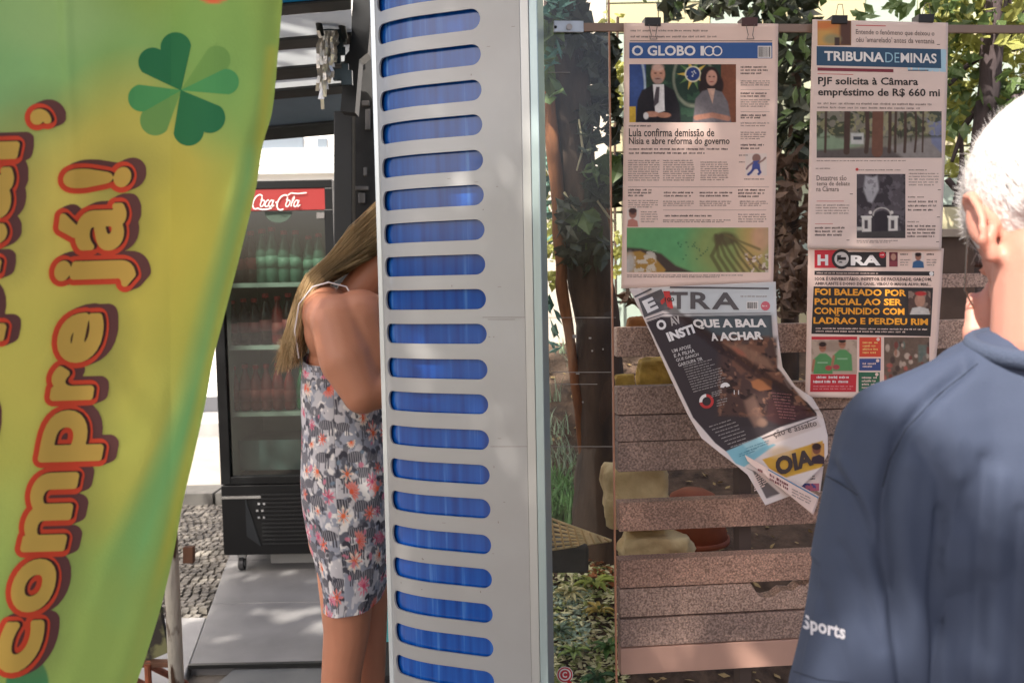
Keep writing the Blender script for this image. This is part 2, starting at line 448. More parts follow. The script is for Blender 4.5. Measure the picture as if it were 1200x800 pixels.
# lighter slab to the left, by the pole
M_lslab = mat('pale_slab', '979592', 0.7, var=0.10, scale=6, bump=0.1)
floor_tile([(lx(2.4)-.62, 2.42), (lx(2.4)-.008, 2.42), (lx(3.6)-.008, 3.62), (lx(3.6)-.62, 3.62)], M_lslab, -0.006)
floor_tile([(-1.6, 0.3), (1.2, 0.3), (1.2, B.y-.02), (lx(2.4)+.01, B.y-.02)], mat('dark_slab', '5d5f5e', 0.6, var=0.15, scale=6), -0.012)
tag(MB().box((lx(B.y), B.y-.018, -0.01), (1.2, B.y, 0.004)).build('floor_edge_strip', mat('edge_strip', '2b2c2b', 0.5, metal=0.5), fl))

# ================================================================== far white building
wb = thing('white_building', (-3, 9.3, 0), 'sunlit white building with ribbed cladding across the road, behind the fridge', 'building')
M_wh = mat('white_render', 'e6e4e0', 0.8, var=0.03, scale=3)
MB().box((-10, 9.3, 0.09), (1.5, 9.9, 6.5)).build('wall', M_wh, wb)
M_grey = mat('grey_window', '6d7780', 0.3)
for k, (px, py, qx, qy) in enumerate([(286, 160, 355, 177), (372, 162, 383, 178)]):
    a = at(px, qy, 9.28); b = at(qx, py, 9.28)
    f = MB().box((a.x, 9.27, a.z), (b.x, 9.298, b.z)).build('window', M_grey, wb)
    MB().box((a.x-.06, 9.24, a.z-.06), (b.x+.06, 9.27, a.z)).build('sill', M_wh, f)
for py in (183, 193, 203):
    a = at(200, py, 9.25); MB().box((a.x-2, 9.2, a.z-.03), (at(400, py, 9.25).x, 9.298, a.z+.05)).build('cladding_rib', M_wh, wb)
MB().box((-10, 9.22, 0.1), (1.5, 9.3, 0.26)).build('plinth', mat('plinth', '55565a', 0.8), wb)

# ================================================================== kiosk awning (upper left)
aw = thing('kiosk_awning', at(350, 60, 2.9), 'slatted kiosk awning of dark beams and pale translucent strips above the fridge', 'awning')
M_dk = mat('dark_beam', '26292b', 0.5, metal=0.3, var=0.2)
M_tr = mat('translucent_strip', 'b0b4b5', 0.5, translucent=0.45, var=0.06, scale=7)
M_cy = mat('cyan_awning_edge', '1c9cc4', 0.4, translucent=0.5)
M_bl = mat('blue_grey_fascia', '5a6b7c', 0.5, var=0.15, scale=6)
def awY(py): return 2.4 + py/160*1.2
def aw_strip(name, y0, y1, m, thick, x0=255, x1=412, drop=0.0):
    sl = -0.085
    P = [(x0, y1-sl*-(x0-350)*-1), (x1, y1), (x1, y0), (x0, y0)]
    P = [(x, yy + sl*(x-350)) for x, yy in ((x0, y1), (x1, y1), (x1, y0), (x0, y0))]
    pts = [at(x, yy, awY(yy)+drop) for x, yy in P]
    o = (MB().quad(*pts) if name == 'strip_panel' else MB().slab(pts, (0, 0.01, thick))).build(name, m, aw); return o
for y0, y1 in ((17, 47), (57, 81), (92, 106)): aw_strip('strip_panel', y0, y1, M_tr, 0.01, drop=0.0)
for y0, y1 in ((5, 17.5), (46, 58), (80, 93), (105, 115)): bevel(aw_strip('beam', y0, y1, M_dk, 0.05, drop=-0.03), 0.004)
aw_strip('fascia', 114, 150, M_bl, 0.02)
bevel(aw_strip('beam', 148, 162, M_dk, 0.05, drop=-0.03), 0.004)
aw_strip('edge_trim', -30, 6, M_cy, 0.01)

# ================================================================== dark door frame by the slotted panel
df = thing('kiosk_door_frame', at(412, 700, 2.9), 'black kiosk door frame standing behind the woman, right of the drinks fridge', 'door frame')
M_bk = mat('black_paint', '1c1d1e', 0.45, var=0.2, scale=8, bump=0.1)
def pxbox(name, x0, y0, x1, y1, Y, dep, m, parent=None, bv=0.0):
    P = [at(x, y, Y) for x, y in ((x0, y1), (x1, y1), (x1, y0), (x0, y0))]
    o = MB().box8(P + [p+Vector((0, dep, 0)) for p in P]).build(name, m, parent)
    return bevel(o, bv) if bv else o
pxbox('post', 391, 130, 413, 820, 2.95, 0.06, M_bk, df, .004)
o = MB().slab([at(*p, 2.75) for p in ((399, 130), (416, 132), (421, 70), (431, 62), (438, -20), (415, -20), (409, 60), (404, 66))], (0, .07, 0)).build('hinge_arm', M_bk, df)
pxbox('header', 412, 30, 446, 830, 3.10, 0.05, mat('dark_panel', '2a2a2a', 0.6, var=0.4, scale=14), df)
for (a, b, c, d) in ((418, 66, 424, 74), (424, 118, 433, 124), (428, 128, 434, 152), (416, 218, 432, 223), (420, 226, 428, 238), (426, 196, 430, 206)):
    pxbox('fitting', a, b, c, d, 3.085, 0.012, mat('dull_steel', '7d7a78', 0.4, metal=0.6), df, .002)
# glass and tile plinth right of the woman's legs
pc = thing('glass_display_case', at(440, 790, 2.7), 'small display case with cyan glass edge behind the woman’s legs'.replace('’', "'"), 'display case')
pxbox('glass_edge', 436, 696, 470, 752, 2.68, 0.02, mat('cyan_glass', '4fa9ad', 0.15, spec=0.8), pc, .002)
pxbox('plinth', 424, 752, 475, 792, 2.7, 0.4, mat('dark_tile', '3a4042', 0.35, var=0.3, scale=9), pc, .003)
pxbox('base', 418, 790, 478, 842, 2.7, 0.4, M_bk, pc, .003)

# hanging bundle of metal strips
hb = thing('metal_strip_bundle', at(385, 10, 2.6), 'crumpled bundle of shiny metal strips hanging from the kiosk awning', 'metal strips')
M_ch = mat('crumpled_metal', 'd8d2c8', 0.28, metal=0.75, var=0.15, bump=0.5, bscale=60)
for k in range(9):
    x = 374 + k*2.6; yb = 128 - abs(k-2)*9 - rnd.random()*6; Y = 2.6 + (k % 3)*0.02; mb = MB(); pts = []
    for j in range(9):
        yy = 36 + (yb-36)*j/8; pts.append((x + rnd.uniform(-2.0, 2.0) - j*0.25, yy))
    for (a, b), (c, d) in zip(pts[:-1], pts[1:]):
        e = rnd.uniform(-.012, .012)
        mb.box8([at(a-1.9, b, Y+e), at(a+1.9, b, Y-e), at(c+1.9, d, Y-e), at(c-1.9, d, Y+e)] + [p+Vector((0, .004, 0)) for p in (at(a-1.9, b, Y+e), at(a+1.9, b, Y-e), at(c+1.9, d, Y-e), at(c-1.9, d, Y+e))])
    mb.build('metal_strip', M_ch, hb)
MB().tube([at(376, 42, 2.62), at(373, 24, 2.6), at(383, 13, 2.6), at(398, 20, 2.62), at(404, 46, 2.64)], .011, 10).build('hanging_loop', mat('black_rubber', '1a2226', 0.4), hb, True)
cl = MB()
for k in range(26):
    c = at(rnd.uniform(380, 408), rnd.uniform(20, 92), 2.66); r = rnd.uniform(.008, .02)
    cl.box((c.x-r, c.y-r*.5, c.z-r*1.3), (c.x+r, c.y+r*.5, c.z+r*1.3))
cl.build('roller_gear', mat('dark_gear', '2f3b3f', 0.35, metal=0.5), hb)

# ================================================================== drinks fridge
FY = 4.2
fr = thing('drinks_fridge', ground(328, 662), 'tall black glass-door drinks fridge with red sign on the kiosk floor', 'fridge')
def fx(px): return at(px, 420, FY).x
def fz(py, Y=FY): return at(330, py, Y).z
M_fb = mat('fridge_black', '0d0e0f', 0.4, var=0.1, spec=.3); M_fw = mat('fridge_lining', 'a9b8ae', 0.5)
X0, X1 = fx(255), fx(397); Z0, Z1 = fz(647), fz(212); DP = 0.62
sh = MB(); t = 0.03
sh.box((X0, FY+.02, Z0), (X0+t, FY+DP, Z1)).box((X1-t, FY+.02, Z0), (X1, FY+DP, Z1)).box((X0+t, FY+.02, Z1-t), (X1-t, FY+DP, Z1)).box((X0+t, FY+DP-t, Z0), (X1-t, FY+DP, Z1-t)).box((X0+t, FY+.02, Z0), (X1-t, FY+DP-t, fz(562)))
sh.build('cabinet', M_fb, fr)
MB().box((X0+t, FY+DP-t-.012, fz(562)), (X1-t, FY+DP-t-.002, Z1-t-.002)).build('back_lining', M_fw, fr)
MB().box((X0+t+.001, FY+.05, fz(562)), (X0+t+.01, FY+DP-t-.014, fz(222))).box((X1-t-.01, FY+.05, fz(562)), (X1-t-.001, FY+DP-t-.014, fz(222))).build('side_lining', M_fw, fr)
fdoor = MB()
fdoor.box((X0, FY-.03, fz(565)), (X0+.05, FY+.012, fz(247))).box((fx(387), FY-.03, fz(565)), (X1, FY+.012, fz(247))).box((X0+.05, FY-.03, fz(565)), (fx(387), FY+.012, fz(556)))
dr = bevel(fdoor.build('door', M_fb, fr), .003)
pymesh('door_glass', [(X0+.05, FY-.01, fz(556)), (fx(387), FY-.01, fz(556)), (fx(387), FY-.01, fz(247)), (X0+.05, FY-.01, fz(247))], [(0, 1, 2, 3)], clear_mat('fridge_glass', (.42, .50, .45), .10, .06), dr)
bevel(MB().box((X0, FY-.03, fz(222)), (X1, FY+.012, Z1)).box((fx(388), FY-.03, fz(247)), (X1, FY+.012, fz(222))).box((X0, FY-.03, fz(247)), (X0+.03, FY+.012, fz(222))).build('top_frame', M_fb, fr), .003)
sgn = MB().box((X0+.03, FY-.026, fz(247)), (fx(388), FY+.01, fz(222))).build('sign_panel', mat('sign_red', '8a2624', 0.4), fr)
# script lettering on the sign, drawn as pen strokes
def script(px0, px1, py0, py1, Y, m, parent, name='sign_lettering'):
    S = []
    def arc(cx, cy, rx, ry, a0, a1, n=16): return [(cx+rx*math.cos(R(a0+(a1-a0)*i/n)), cy+ry*math.sin(R(a0+(a1-a0)*i/n))) for i in range(n+1)]
    def o_(cx): S.append((arc(cx, .40, .036, .20, 0, 360), .016))
    S.append((arc(.115, .50, .085, .44, 50, 300, 26), .020)); S.append(([(.165, .80), (.185, .66), (.165, .58)], .018))   # C
    S.append(([(.15, .1), (.24, .02), (.33, .03), (.42, .12)], .022))
    o_(.215); S.append((arc(.305, .40, .036, .20, 60, 320), .018))
    S.append((arc(.375, .40, .034, .20, 0, 360), .016)); S.append(([(.412, .6), (.408, .3), (.425, .2), (.45, .3)], .018))
    S.append(([(.46, .45), (.49, .48)], .022))
    S.append((arc(.60, .46, .10, .46, 60, 300, 26), .020)); S.append(([(.655, .90), (.70, 1.04), (.84, 1.0), (1.0, 1.06)], .018)); S.append(([(.655, .80), (.67, .66), (.65, .6)], .018))
    o_(.705); S.append(([(.780, .84), (.797, .70), (.775, .4), (.780, .22), (.803, .25)], .015)); S.append(([(.780, .84), (.765, .70), (.775, .45)], .010))
    S.append((arc(.86, .40, .036, .20, 0, 360), .016)); S.append(([(.90, .6), (.895, .3), (.915, .2), (.95, .32)], .018))
    V = []; F = []
    W = px1-px0; H = py1-py0
    for pts, w_ in S:
        P = [(px0+(x+.10*(y-.5))*W, py1-y*H) for x, y in pts]; hw = w_*W*.5; b = len(V)
        for i, p in enumerate(P):
            q0, q1 = P[max(i-1, 0)], P[min(i+1, len(P)-1)]; dx, dy = q1[0]-q0[0], q1[1]-q0[1]; L = math.hypot(dx, dy) or 1
            V += [at(p[0]-dy/L*hw, p[1]+dx/L*hw, Y), at(p[0]+dy/L*hw, p[1]-dx/L*hw, Y)]
            if i: k = b+2*i; F.append((k-2, k-1, k+1, k))
        Y -= .0006
    pymesh(name, V, F, m, parent)
script(295, 356, 227, 246, FY-.028, mat('sign_white', 'efe9e4', 0.5), sgn)
cpts = [at(326+16*math.cos(a), 248+13*math.sin(a), FY-.012) for a in [math.pi*k/14 for k in range(15)]]
pymesh('round_sticker', cpts, [tuple(range(15))], mat('sticker_dark', '3a4a3e', .5), dr)
pxbox('lock_plate', 371, 249, 380, 256, FY-.035, .004, mat('dull_steel', '7d7a78'), dr)
# lower body panel with grille
bp = bevel(MB().box((X0, FY-.03, Z0), (X1, FY+.018, fz(566))).build('lower_panel', M_fb, fr), .004)
gr = MB()
for k in range(13):
    z = fz(577) - k*(fz(577)-fz(634))/12
    gr.box((fx(302), FY-.036, z-.004), (fx(388), FY-.031, z+.004))
gr.build('grille_slat', mat('grille', '101112', .5), bp)
MB().box((X0+.004, FY-.038, fz(581)), (fx(302), FY-.0305, fz(578))).build('trim_line', mat('bright_trim', 'b5b5b2', .25, metal=.8), bp)
MB().slab([at(x, y, FY-.034) for x, y in ((287, 582), (306, 640), (289, 628))], (0, .003, 0)).build('corner_emblem', mat('emblem_grey', '34373a', .3, metal=.6), bp)
for a, b in ((302, 589), (308, 589), (300, 597), (306, 597), (302, 605), (308, 605)):
    pxbox('emblem_mark', a, b, a+2.6, b+2.2, FY-.038, .003, mat('emblem_white', '9a9a9a', .4), bp)
def shelf(py):
    z = fz(py, FY+.1)
    s = MB().box((X0+.045, FY+.05, z-.008), (X1-.045, FY+.45, z)).build('shelf', mat('shelf_glass', '6f7f74', .3), fr)
    MB().box((X0+.045, FY+.04, z-.018), (X1-.045, FY+.05, z+.004)).build('shelf_rail', mat('rail_bright', 'c7cec8', .3, metal=.3), s); return z
SZ = [shelf(332), shelf(404), shelf(481)]
MB().box((X0+.05, FY+.12, fz(556)), (X1-.06, FY+.4, fz(512, FY+.2))).build('reflection_box', mat('reflection_pale', '6a7b7e', .3, var=.3, scale=5), fr)  # pale box added to stand in for reflections on the door glass
# casters
for sx in (fx(272), fx(383)):
    for yy in (FY+.03, FY+.52):
        c = MB().tube([(sx-.012, yy, .034), (sx+.012, yy, .034)], .034, 16).build('caster', mat('caster_grey', '3c3c3c', .5), fr)
        MB().tube([(sx-.016, yy, .034), (sx+.016, yy, .034)], .016, 12).box((sx-.02, yy-.01, .06), (sx+.02, yy+.02, Z0+.002)).build('fork', mat('fork_zinc', 'b0b0ae', .35, metal=.7), c)
MB().box((fx(300), FY+.12, .0), (fx(375), FY+.4, Z0-.03)).build('compressor_tray', mat('tray', '9c9a94', .6), fr)
# bottles
def make_bottle(kind):
    col = {'cola': '2a120c', 'clear': '56796a', 'red': '8a2a26', 'green': '1f6a44'}[kind]
    r = .032
    if kind == 'red': prof = [(.02, 0), (r*.9, .006), (r, .02), (r, .13), (r*.8, .165), (.013, .20), (.013, .225)]
    else: prof = [(.02, 0), (r, .008), (r, .05), (r*.86, .085), (r, .125), (r*.9, .155), (.014, .20), (.013, .225)]
    root = thing('drink_bottle', (0, 0, 0), 'x', 'bottle')
    MB().lathe((0, 0, 0), prof, 14).build('bottle_body', mat('bottle_'+kind, col, .12, spec=.6), root, True)
    MB().lathe((0, 0, .222), [(.0155, 0), (.0155, .018), (.010, .020)], 12).build('cap', mat('cap_'+('red' if kind != 'green' else 'green'), 'c8282a' if kind != 'green' else '2a8a4c', .4), root)
    lab = {'cola': '9a4444', 'clear': '6f9482', 'red': 'a8443e', 'green': '3f7a5c'}[kind]
    MB().lathe((0, 0, .088 if kind != 'red' else .05), [(r*.9+.002, -.022), (r+.0006, .03)] if kind != 'red' else [(r+.0008, 0), (r+.0008, .06)], 14).build('label_band', mat('band_'+kind, lab, .5), root, True)
    return root
protos = {}
ORD = ['leftmost', 'second from left', 'third from left', 'fourth from left', 'fifth from left', 'sixth from left', 'third from right', 'second from right', 'rightmost']
DESC = {'cola': 'dark cola bottle', 'clear': 'clear green-tinted bottle', 'red': 'red soda bottle', 'green': 'dark green soda bottle'}
def copy_tree(o):
    c = o.copy(); C.objects.link(c)
    for ch in list(o.children):
        k = ch.copy(); C.objects.link(k); k.parent = c; k.matrix_parent_inverse = ch.matrix_parent_inverse
        for g in ch.children:
            d = g.copy(); C.objects.link(d); d.parent = k; d.matrix_parent_inverse = g.matrix_parent_inverse
    return c
KX = [270, 283, 296, 309, 322, 336, 350, 363, 376]
KINDS = ['cola cola cola clear clear clear clear clear clear', 'cola cola cola cola red cola cola green cola', 'red red red red red red green green red']
HS_ = [[1, 1.08, 1.12, 1.16, 1.2, 1.12, 1.12, 1.0, 1.05], [.96, 1, 1, 1.1, 1.04, 1.1, .98, 1, .96], [.96, 1, .98, 1, 1.02, .95, .9, .92, 1]]
rows = [(q, nm_, [(KX[k]+rnd.uniform(-1, 1)+(2 if q == 1 else 0), KINDS[q].split()[k], HS_[q][k]) for k in range(9)]) for q, nm_ in enumerate(('top', 'middle', 'lower'))]
for si, sn, items in rows:
    for k, (px, kind, hs) in enumerate(items):
        if kind not in protos: b_ = protos[kind] = make_bottle(kind)
        else: b_ = copy_tree(protos[kind])
        Y = FY+.13; b_.location = (at(px, 350, Y).x, Y, SZ[si]+.0005); b_.scale = (hs, hs, hs*.98)
        b_['label'] = f'{DESC[kind]}, {ORD[k]} on the {sn} shelf of the fridge'; b_['category'] = 'bottle'; b_['group'] = 'drink bottles on the fridge shelves'

# ================================================================== rusty pole, camouflage stool
pl = thing('rusty_pole', ground(207, 935), 'white metal pole with peeling rusty paint beside the green banner', 'pole')
pb = at(207, 800, 2.35)
top = at(201, 380, 2.35)
MB().tube([(pb.x, 2.35, 0.0), (pb.x, 2.35, 1.0), (top.x, 2.35, 2.3)], .0205, 20).build('pole_tube', mat('peeling_paint', 'b9b2a4', 0.6, col2='4a3222', scale=26, contrast=(.36, .44), bump=.5, bscale=60, stretch=(1, 1, .35)), pl, True)
MB().tube([(pb.x, 2.35, 0.0), (pb.x, 2.35, 0.012)], .06, 20).build('base_plate', mat('rusty_iron', '5b3b28', .8, var=.3), pl)
pxbox('side_lug', 214, 641, 226, 660, 2.35, .02, mat('rusty_iron', '5b3b28'), pl, .002)
st = thing('camouflage_stool', ground(176, 850), 'folding stool with camouflage cloth and rusty legs behind the banner edge', 'stool')
cs = MB().slab([at(*p, 2.7) for p in ((187, 712), (197, 764), (165, 778), (120, 782), (130, 716))], (0, .02, 0)).build('cloth', mat('camo', '6b6a48', .9, col2='2f2a24', scale=16, contrast=(.45, .55)), st)
pxbox('seat_rail', 110, 776, 197, 782, 2.68, .03, mat('rusty_iron', '5b3b28'), st, .002)
for a in (119, 173):
    g = ground(a, 850); P = at(a, 778, 2.68); MB().tube([P, (P.x+.0, P.y, 0.0)], .011, 10).build('leg', mat('rust_leg', '8a4a2c', .7, var=.3), st)
for a in (119, 173):
    P = at(a, 778, 2.68); MB().tube([P, (P.x+.0, P.y+.3, 0.0)], .011, 10).build('leg', mat('rust_leg', '8a4a2c', .7, var=.3), st)

# ================================================================== green banner
bn = thing('green_banner', at(120, -60, 1.0), 'green and yellow cloth banner with large yellow Portuguese lettering, hanging at far left', 'banner')
EDGE = [(-70, 334), (0, 331), (60, 326), (130, 319), (170, 308), (220, 300), (300, 281), (370, 263), (420, 250), (470, 241), (530, 228), (590, 214), (650, 203), (720, 186), (800, 160), (880, 128)]
def bY(px, py):
    e = smoothtab(EDGE, py)[0]; d = e - px
    Y = 1.04 - 0.0006*max(0, 200-px) + 0.004*math.sin(px*0.045 + py*0.006) + 0.005*math.sin(px*0.018-py*0.004+1) + .003*math.sin((px+py*0.28)*0.032+2)
    Y += 0.022*math.exp(-(d/16.0)**2) + .004*math.exp(-((px+0.33*py-385)/18.0)**2) - .003*math.exp(-((px+0.33*py-345)/16.0)**2)
    Y += .005*math.sin(py*.02)*math.exp(-(d/60)**2) + .0011*math.sin(py*.16+d*.05)*math.exp(-(d/14)**2) + .0012*mnoise.noise(Vector((px*.03, py*.012, 2)))
    Y -= .004*math.exp(-((px-76-.05*py)/7.0)**2)*max(0, 1-py/260)
    return Y
def bsurf(px, py, off): return at(px, py, bY(px, py) - off)
BN = Page(bn, bsurf)
nx, ny = 260, 300
gx = np.zeros((ny+1, nx+1)); gy = np.zeros((ny+1, nx+1))
for j in range(ny+1):
    py = -70 + 950*j/ny; e = smoothtab(EDGE, py)[0]
    gx[j] = np.linspace(-170, e, nx+1); gy[j] = py
cv = Canvas(gx, gy); cv.fill('7ea24a')
cv.ell(60, 120, 210, 120, '74a862', .75, soft=60); cv.ell(-40, 40, 120, 160, '74b078', .5, soft=90)
cv.ell(150, 240, 110, 150, 'b0ac48', .8, soft=60, rot=12); cv.ell(40, 330, 150, 170, 'b2ae50', .85, soft=80)
cv.ell(200, 330, 90, 130, 'aeb244', .6, soft=70, rot=20); cv.ell(70, 480, 150, 150, 'aab04c', .7, soft=70)
cv.ell(250, 60, 60, 100, '6fa352', .7, soft=40); cv.ell(60, 20, 80, 40, '86b070', .6, soft=30)
cv.line([(300, 190), (262, 330), (225, 470), (180, 600), (140, 720)], 26, '6cb46c', .75, soft=26)
cv.line([(235, 470), (170, 590), (110, 700)], 26, '5aa25e', .5, soft=22)
cv.line([(318, 60), (300, 210), (262, 350), (228, 500), (196, 640), (150, 800)], 12, 'a0a83a', .6, soft=9)
cv.ell(100, 740, 120, 90, '82a650', .8, soft=60); cv.ell(10, 620, 60, 60, '94b45a', .5, soft=40)
cv.ell(32, 800, 25, 32, '2c7a48', 1, soft=2.5)
cv.ell(250, -8, 20, 12, 'cf5a3c', .9, soft=2)
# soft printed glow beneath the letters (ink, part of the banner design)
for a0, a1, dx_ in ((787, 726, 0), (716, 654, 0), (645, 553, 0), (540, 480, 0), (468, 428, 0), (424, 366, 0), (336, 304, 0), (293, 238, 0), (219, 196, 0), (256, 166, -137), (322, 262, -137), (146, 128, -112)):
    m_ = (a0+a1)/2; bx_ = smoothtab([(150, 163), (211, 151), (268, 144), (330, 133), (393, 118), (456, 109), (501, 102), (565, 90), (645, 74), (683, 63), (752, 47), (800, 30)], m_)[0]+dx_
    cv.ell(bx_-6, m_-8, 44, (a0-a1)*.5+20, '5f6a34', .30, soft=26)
cv.mottle(60, .05, 9); cv.c = np.clip(cv.c*np.array([1.55, 1.28, 1.2])+.025, 0, 1)
P = [bsurf(x, y, 0) for x, y in zip(gx.ravel().tolist(), gy.ravel().tolist())]
F = [(j*(nx+1)+i, j*(nx+1)+i+1, (j+1)*(nx+1)+i+1, (j+1)*(nx+1)+i) for j in range(ny) for i in range(nx)]
pymesh('cloth', P, F, vmat('banner_cloth', .7, bump=.12, bscale=260, translucent=.3), bn, True, cv.c.reshape(-1, 3))
MB().tube([at(-175, -72, .93), at(336, -72, 1.04)], .012, 10).build('hanging_rod', mat('rod_steel', '8d8d8a', .35, metal=.7), bn)
# clover
def petal(tip, cen, r, n=22):
    tx, ty = tip; cx, cy = cen; L = math.hypot(cx-tx, cy-ty); ux, uy = (cx-tx)/L, (cy-ty)/L; P = []
    for i in range(n+1):
        a = math.pi*(i/n) - math.pi/2
        P.append((cx + r*(math.cos(a)*ux - math.sin(a)*uy), cy + r*(math.cos(a)*uy + math.sin(a)*ux)))
    P.append((tx-ux*1, ty-uy*1)); return P
CL = [('clover_leaf', '84b25c', .0002, [((254, 70), 16)]), ('clover_leaf', '7fb060', .0003, [((182, 141), 18)]),
      ('clover_leaf', '5cae68', .0004, [((265, 96), 15), ((166, 115), 16)]), ('clover_leaf', '2f8252', .0005, [((179, 73), 17), ((206, 56), 18)]), ('clover_leaf', '2f8252', .00055, [((221, 153), 18), ((246, 138), 18)])]
k = 0
for nm, col, off, ps in CL:
    for cen, r in ps:
        k += 1; PP = petal((212, 106), cen, r); F2 = [tuple(range(len(PP)))]
        V2, F2 = cutmesh(PP, F2, 7); BN.mesh(nm, V2, F2, mat('ink_'+col, col, .75, translucent=.2), off+k*.00002)
# letters: baseline runs up the banner, x = base(y)
BASE = [(150, 163), (211, 151), (268, 144), (330, 133), (393, 118), (456, 109), (501, 102), (565, 90), (645, 74), (683, 63), (752, 47), (800, 30)]
M_yel = mat('ink_yellow', 'f0c25a', .7, translucent=.2); M_red = mat('ink_red', 'ee4f2c', .7, translucent=.12); M_mar = mat('ink_maroon', '6a3d38', .75); M_brn = mat('ink_brown', '4a1d14', .75)
XR = 0.5
def letter(ch, a0, a1, xh, dx=0.0):
    """a0>a1 : start and end along the upward baseline (photo rows)"""
    Vb, _ = text2d(ch, 0.0, res=6); xs = [v[0] for v in Vb]; x0, x1 = min(xs), max(xs); XH = 0.55; g_ = 3.8
    def mp(V):
        out = []
        for gx_, gy_ in V:
            py = a0-g_ + (a1-a0+2*g_)*(gx_-x0)/(x1-x0); bx = smoothtab(BASE, min(799, py))[0] + dx - g_*.8
            h = gy_/XH*(xh-g_*1.6); out.append((bx - h, py + 0.03*h))
        return out
    X, Y_, S = glyph_sdf(ch, mp, 22, 1.15)
    def shifted(sx, sy, d):
        # sample the field moved by (sx, sy)
        i0 = int(round(sx/1.15)); j0 = int(round(sy/1.15)); out = np.full(S.shape, -99.0); H, W_ = S.shape
        ys0, ys1 = max(0, j0), min(H, H+j0); xs0, xs1 = max(0, i0), min(W_, W_+i0)
        out[ys0:ys1, xs0:xs1] = S[ys0-j0:ys1-j0, xs0-i0:xs1-i0]; return out + d
    OL = 10.6
    depth = np.maximum.reduce([shifted(k*1.15, -k*.5, OL) for k in range(2, 11)])
    for nm, f, m, off in (('letter_depth', depth, M_mar, .0012), ('letter_outline', S+OL, M_red, .0020), ('letter_edge', np.maximum(shifted(1.2, -.6, 4.3), shifted(3.4, -1.2, 4.3)), M_brn, .0026), ('letter_face', S+4.2, M_yel, .0032)):
        V, F = contour(X, Y_, f); pymesh(nm, [bsurf(x, y, off) for x, y in V], F, m, bn)
for ch, a0, a1, xh in (('c', 787, 726, 56), ('o', 716, 654, 56), ('m', 645, 553, 60), ('p', 540, 480, 60), ('r', 468, 428, 58), ('e', 424, 366, 58), ('j', 336, 304, 62), ('á', 293, 238, 64), ('!', 219, 196, 62)):
    letter(ch, a0, a1, xh)
for ch, a0, a1, xh in (('i', 322, 302, 62), ('t', 292, 262, 62), ('a', 256, 196, 64), ('l', 186, 166, 64), (',', 146, 128, 44)):
    letter(ch, a0, a1, xh, dx=-137 if ch != ',' else -112)
letter('p', 400, 335, 62, dx=-137); letter('g', 540, 470, 56, dx=-140)
# ================================================================== slotted silver panel
CA = R(19); CO = at(638, 400, 1.62)
CU = Vector((-math.cos(CA), math.sin(CA), 0)); CN = Vector((-math.sin(CA), -math.cos(CA), 0))
def cu(px, py=400, d=0.0):
    p = plane_hit(px, py, CO + CN*d, CN); return (p-CO).dot(CU), p.z
def cp(u, z, d=0.0):
    return Vector((CO.x, CO.y, 0)) + CU*u + Vector((0, 0, z)) + CN*d
UB = cu(505)[0]; UL = cu(447)[0]
def bend(u): return -1.9*max(0, u-UB)**2 - 60*max(0, u-UB-.065)**3 + 0.15*(.04 - (u-.07)**2 if u < .27 else 0)*0
sp = thing('slotted_panel', cp(.15, 0), 'tall curved silver metal panel with rows of blue backed slots in the middle', 'metal panel')
c = bpy.data.curves.new('s', 'CURVE'); c.dimensions = '2D'; c.fill_mode = 'FRONT'
def spline(pts):
    s = c.splines.new('POLY'); s.points.add(len(pts)-1); s.use_cyclic_u = True
    for q, (x, y) in zip(s.points, pts): q.co = (x, y, 0, 1)
ZB, ZT = 0.03, 2.35
UR = cu(616)[0]
spline([(UR, ZB), (UL+.012, ZB), (UL+.012, ZT), (UR, ZT)])
SU0 = cu(571)[0]; SU1 = UL + .001; hh = .0198
SY = [-13, 27, 68, 109, 149, 190, 230, 270, 310, 350, 390, 431, 471, 512, 552, 591, 632, 671, 711, 750, 788, 828, 868]
SZs = [cu(515, y+1)[1] for y in SY] + [ZT-.06]
for z in SZs:
    p = []
    for k in range(13): a = -math.pi/2 - math.pi*k/12; p.append((SU0+hh+hh*math.cos(a), z+hh*math.sin(a)))
    for k in range(13): a = math.pi/2 - math.pi*k/12; p.append((SU1-.014+.014*math.cos(a), z+hh*math.sin(a)))
    spline(p)
o = bpy.data.objects.new('s', c); C.objects.link(o); dg = bpy.context.evaluated_depsgraph_get(); e = o.evaluated_get(dg); me = e.to_mesh()
V = [(v.co.x, v.co.y) for v in me.vertices]; F = [tuple(p.vertices) for p in me.polygons]; e.to_mesh_clear(); bpy.data.objects.remove(o); bpy.data.curves.remove(c)
bm = bmesh.new(); vs = [bm.verts.new((x, y, 0)) for x, y in V]
for f in F:
    try: bm.faces.new([vs[i] for i in f])
    except ValueError: pass
bmesh.ops.remove_doubles(bm, verts=bm.verts[:], dist=1e-6)
u = UR+.01
while u < UL+.012:
    bmesh.ops.bisect_plane(bm, geom=bm.verts[:]+bm.edges[:]+bm.faces[:], plane_co=(u, 0, 0), plane_no=(1, 0, 0), dist=1e-6); u += .006
bm.verts.index_update()
V = [cp(v.co.x, v.co.y, bend(v.co.x)) for v in bm.verts]; F = [tuple(v.index for v in f.verts) for f in bm.faces]; bm.free()
M_sil = mat('silver_sheet', 'adaeae', 0.42, metal=0.45, col2='9e9c9a', scale=3.5, bump=0.03, bscale=14, contrast=(.25, .8))
fs = pymesh('perforated_sheet', V, F, M_sil, sp, True)
sm = fs.modifiers.new('t', 'SOLIDIFY'); sm.thickness = 0.0035; sm.offset = 0
fs.modifiers.new('e', 'EDGE_SPLIT').split_angle = R(40)
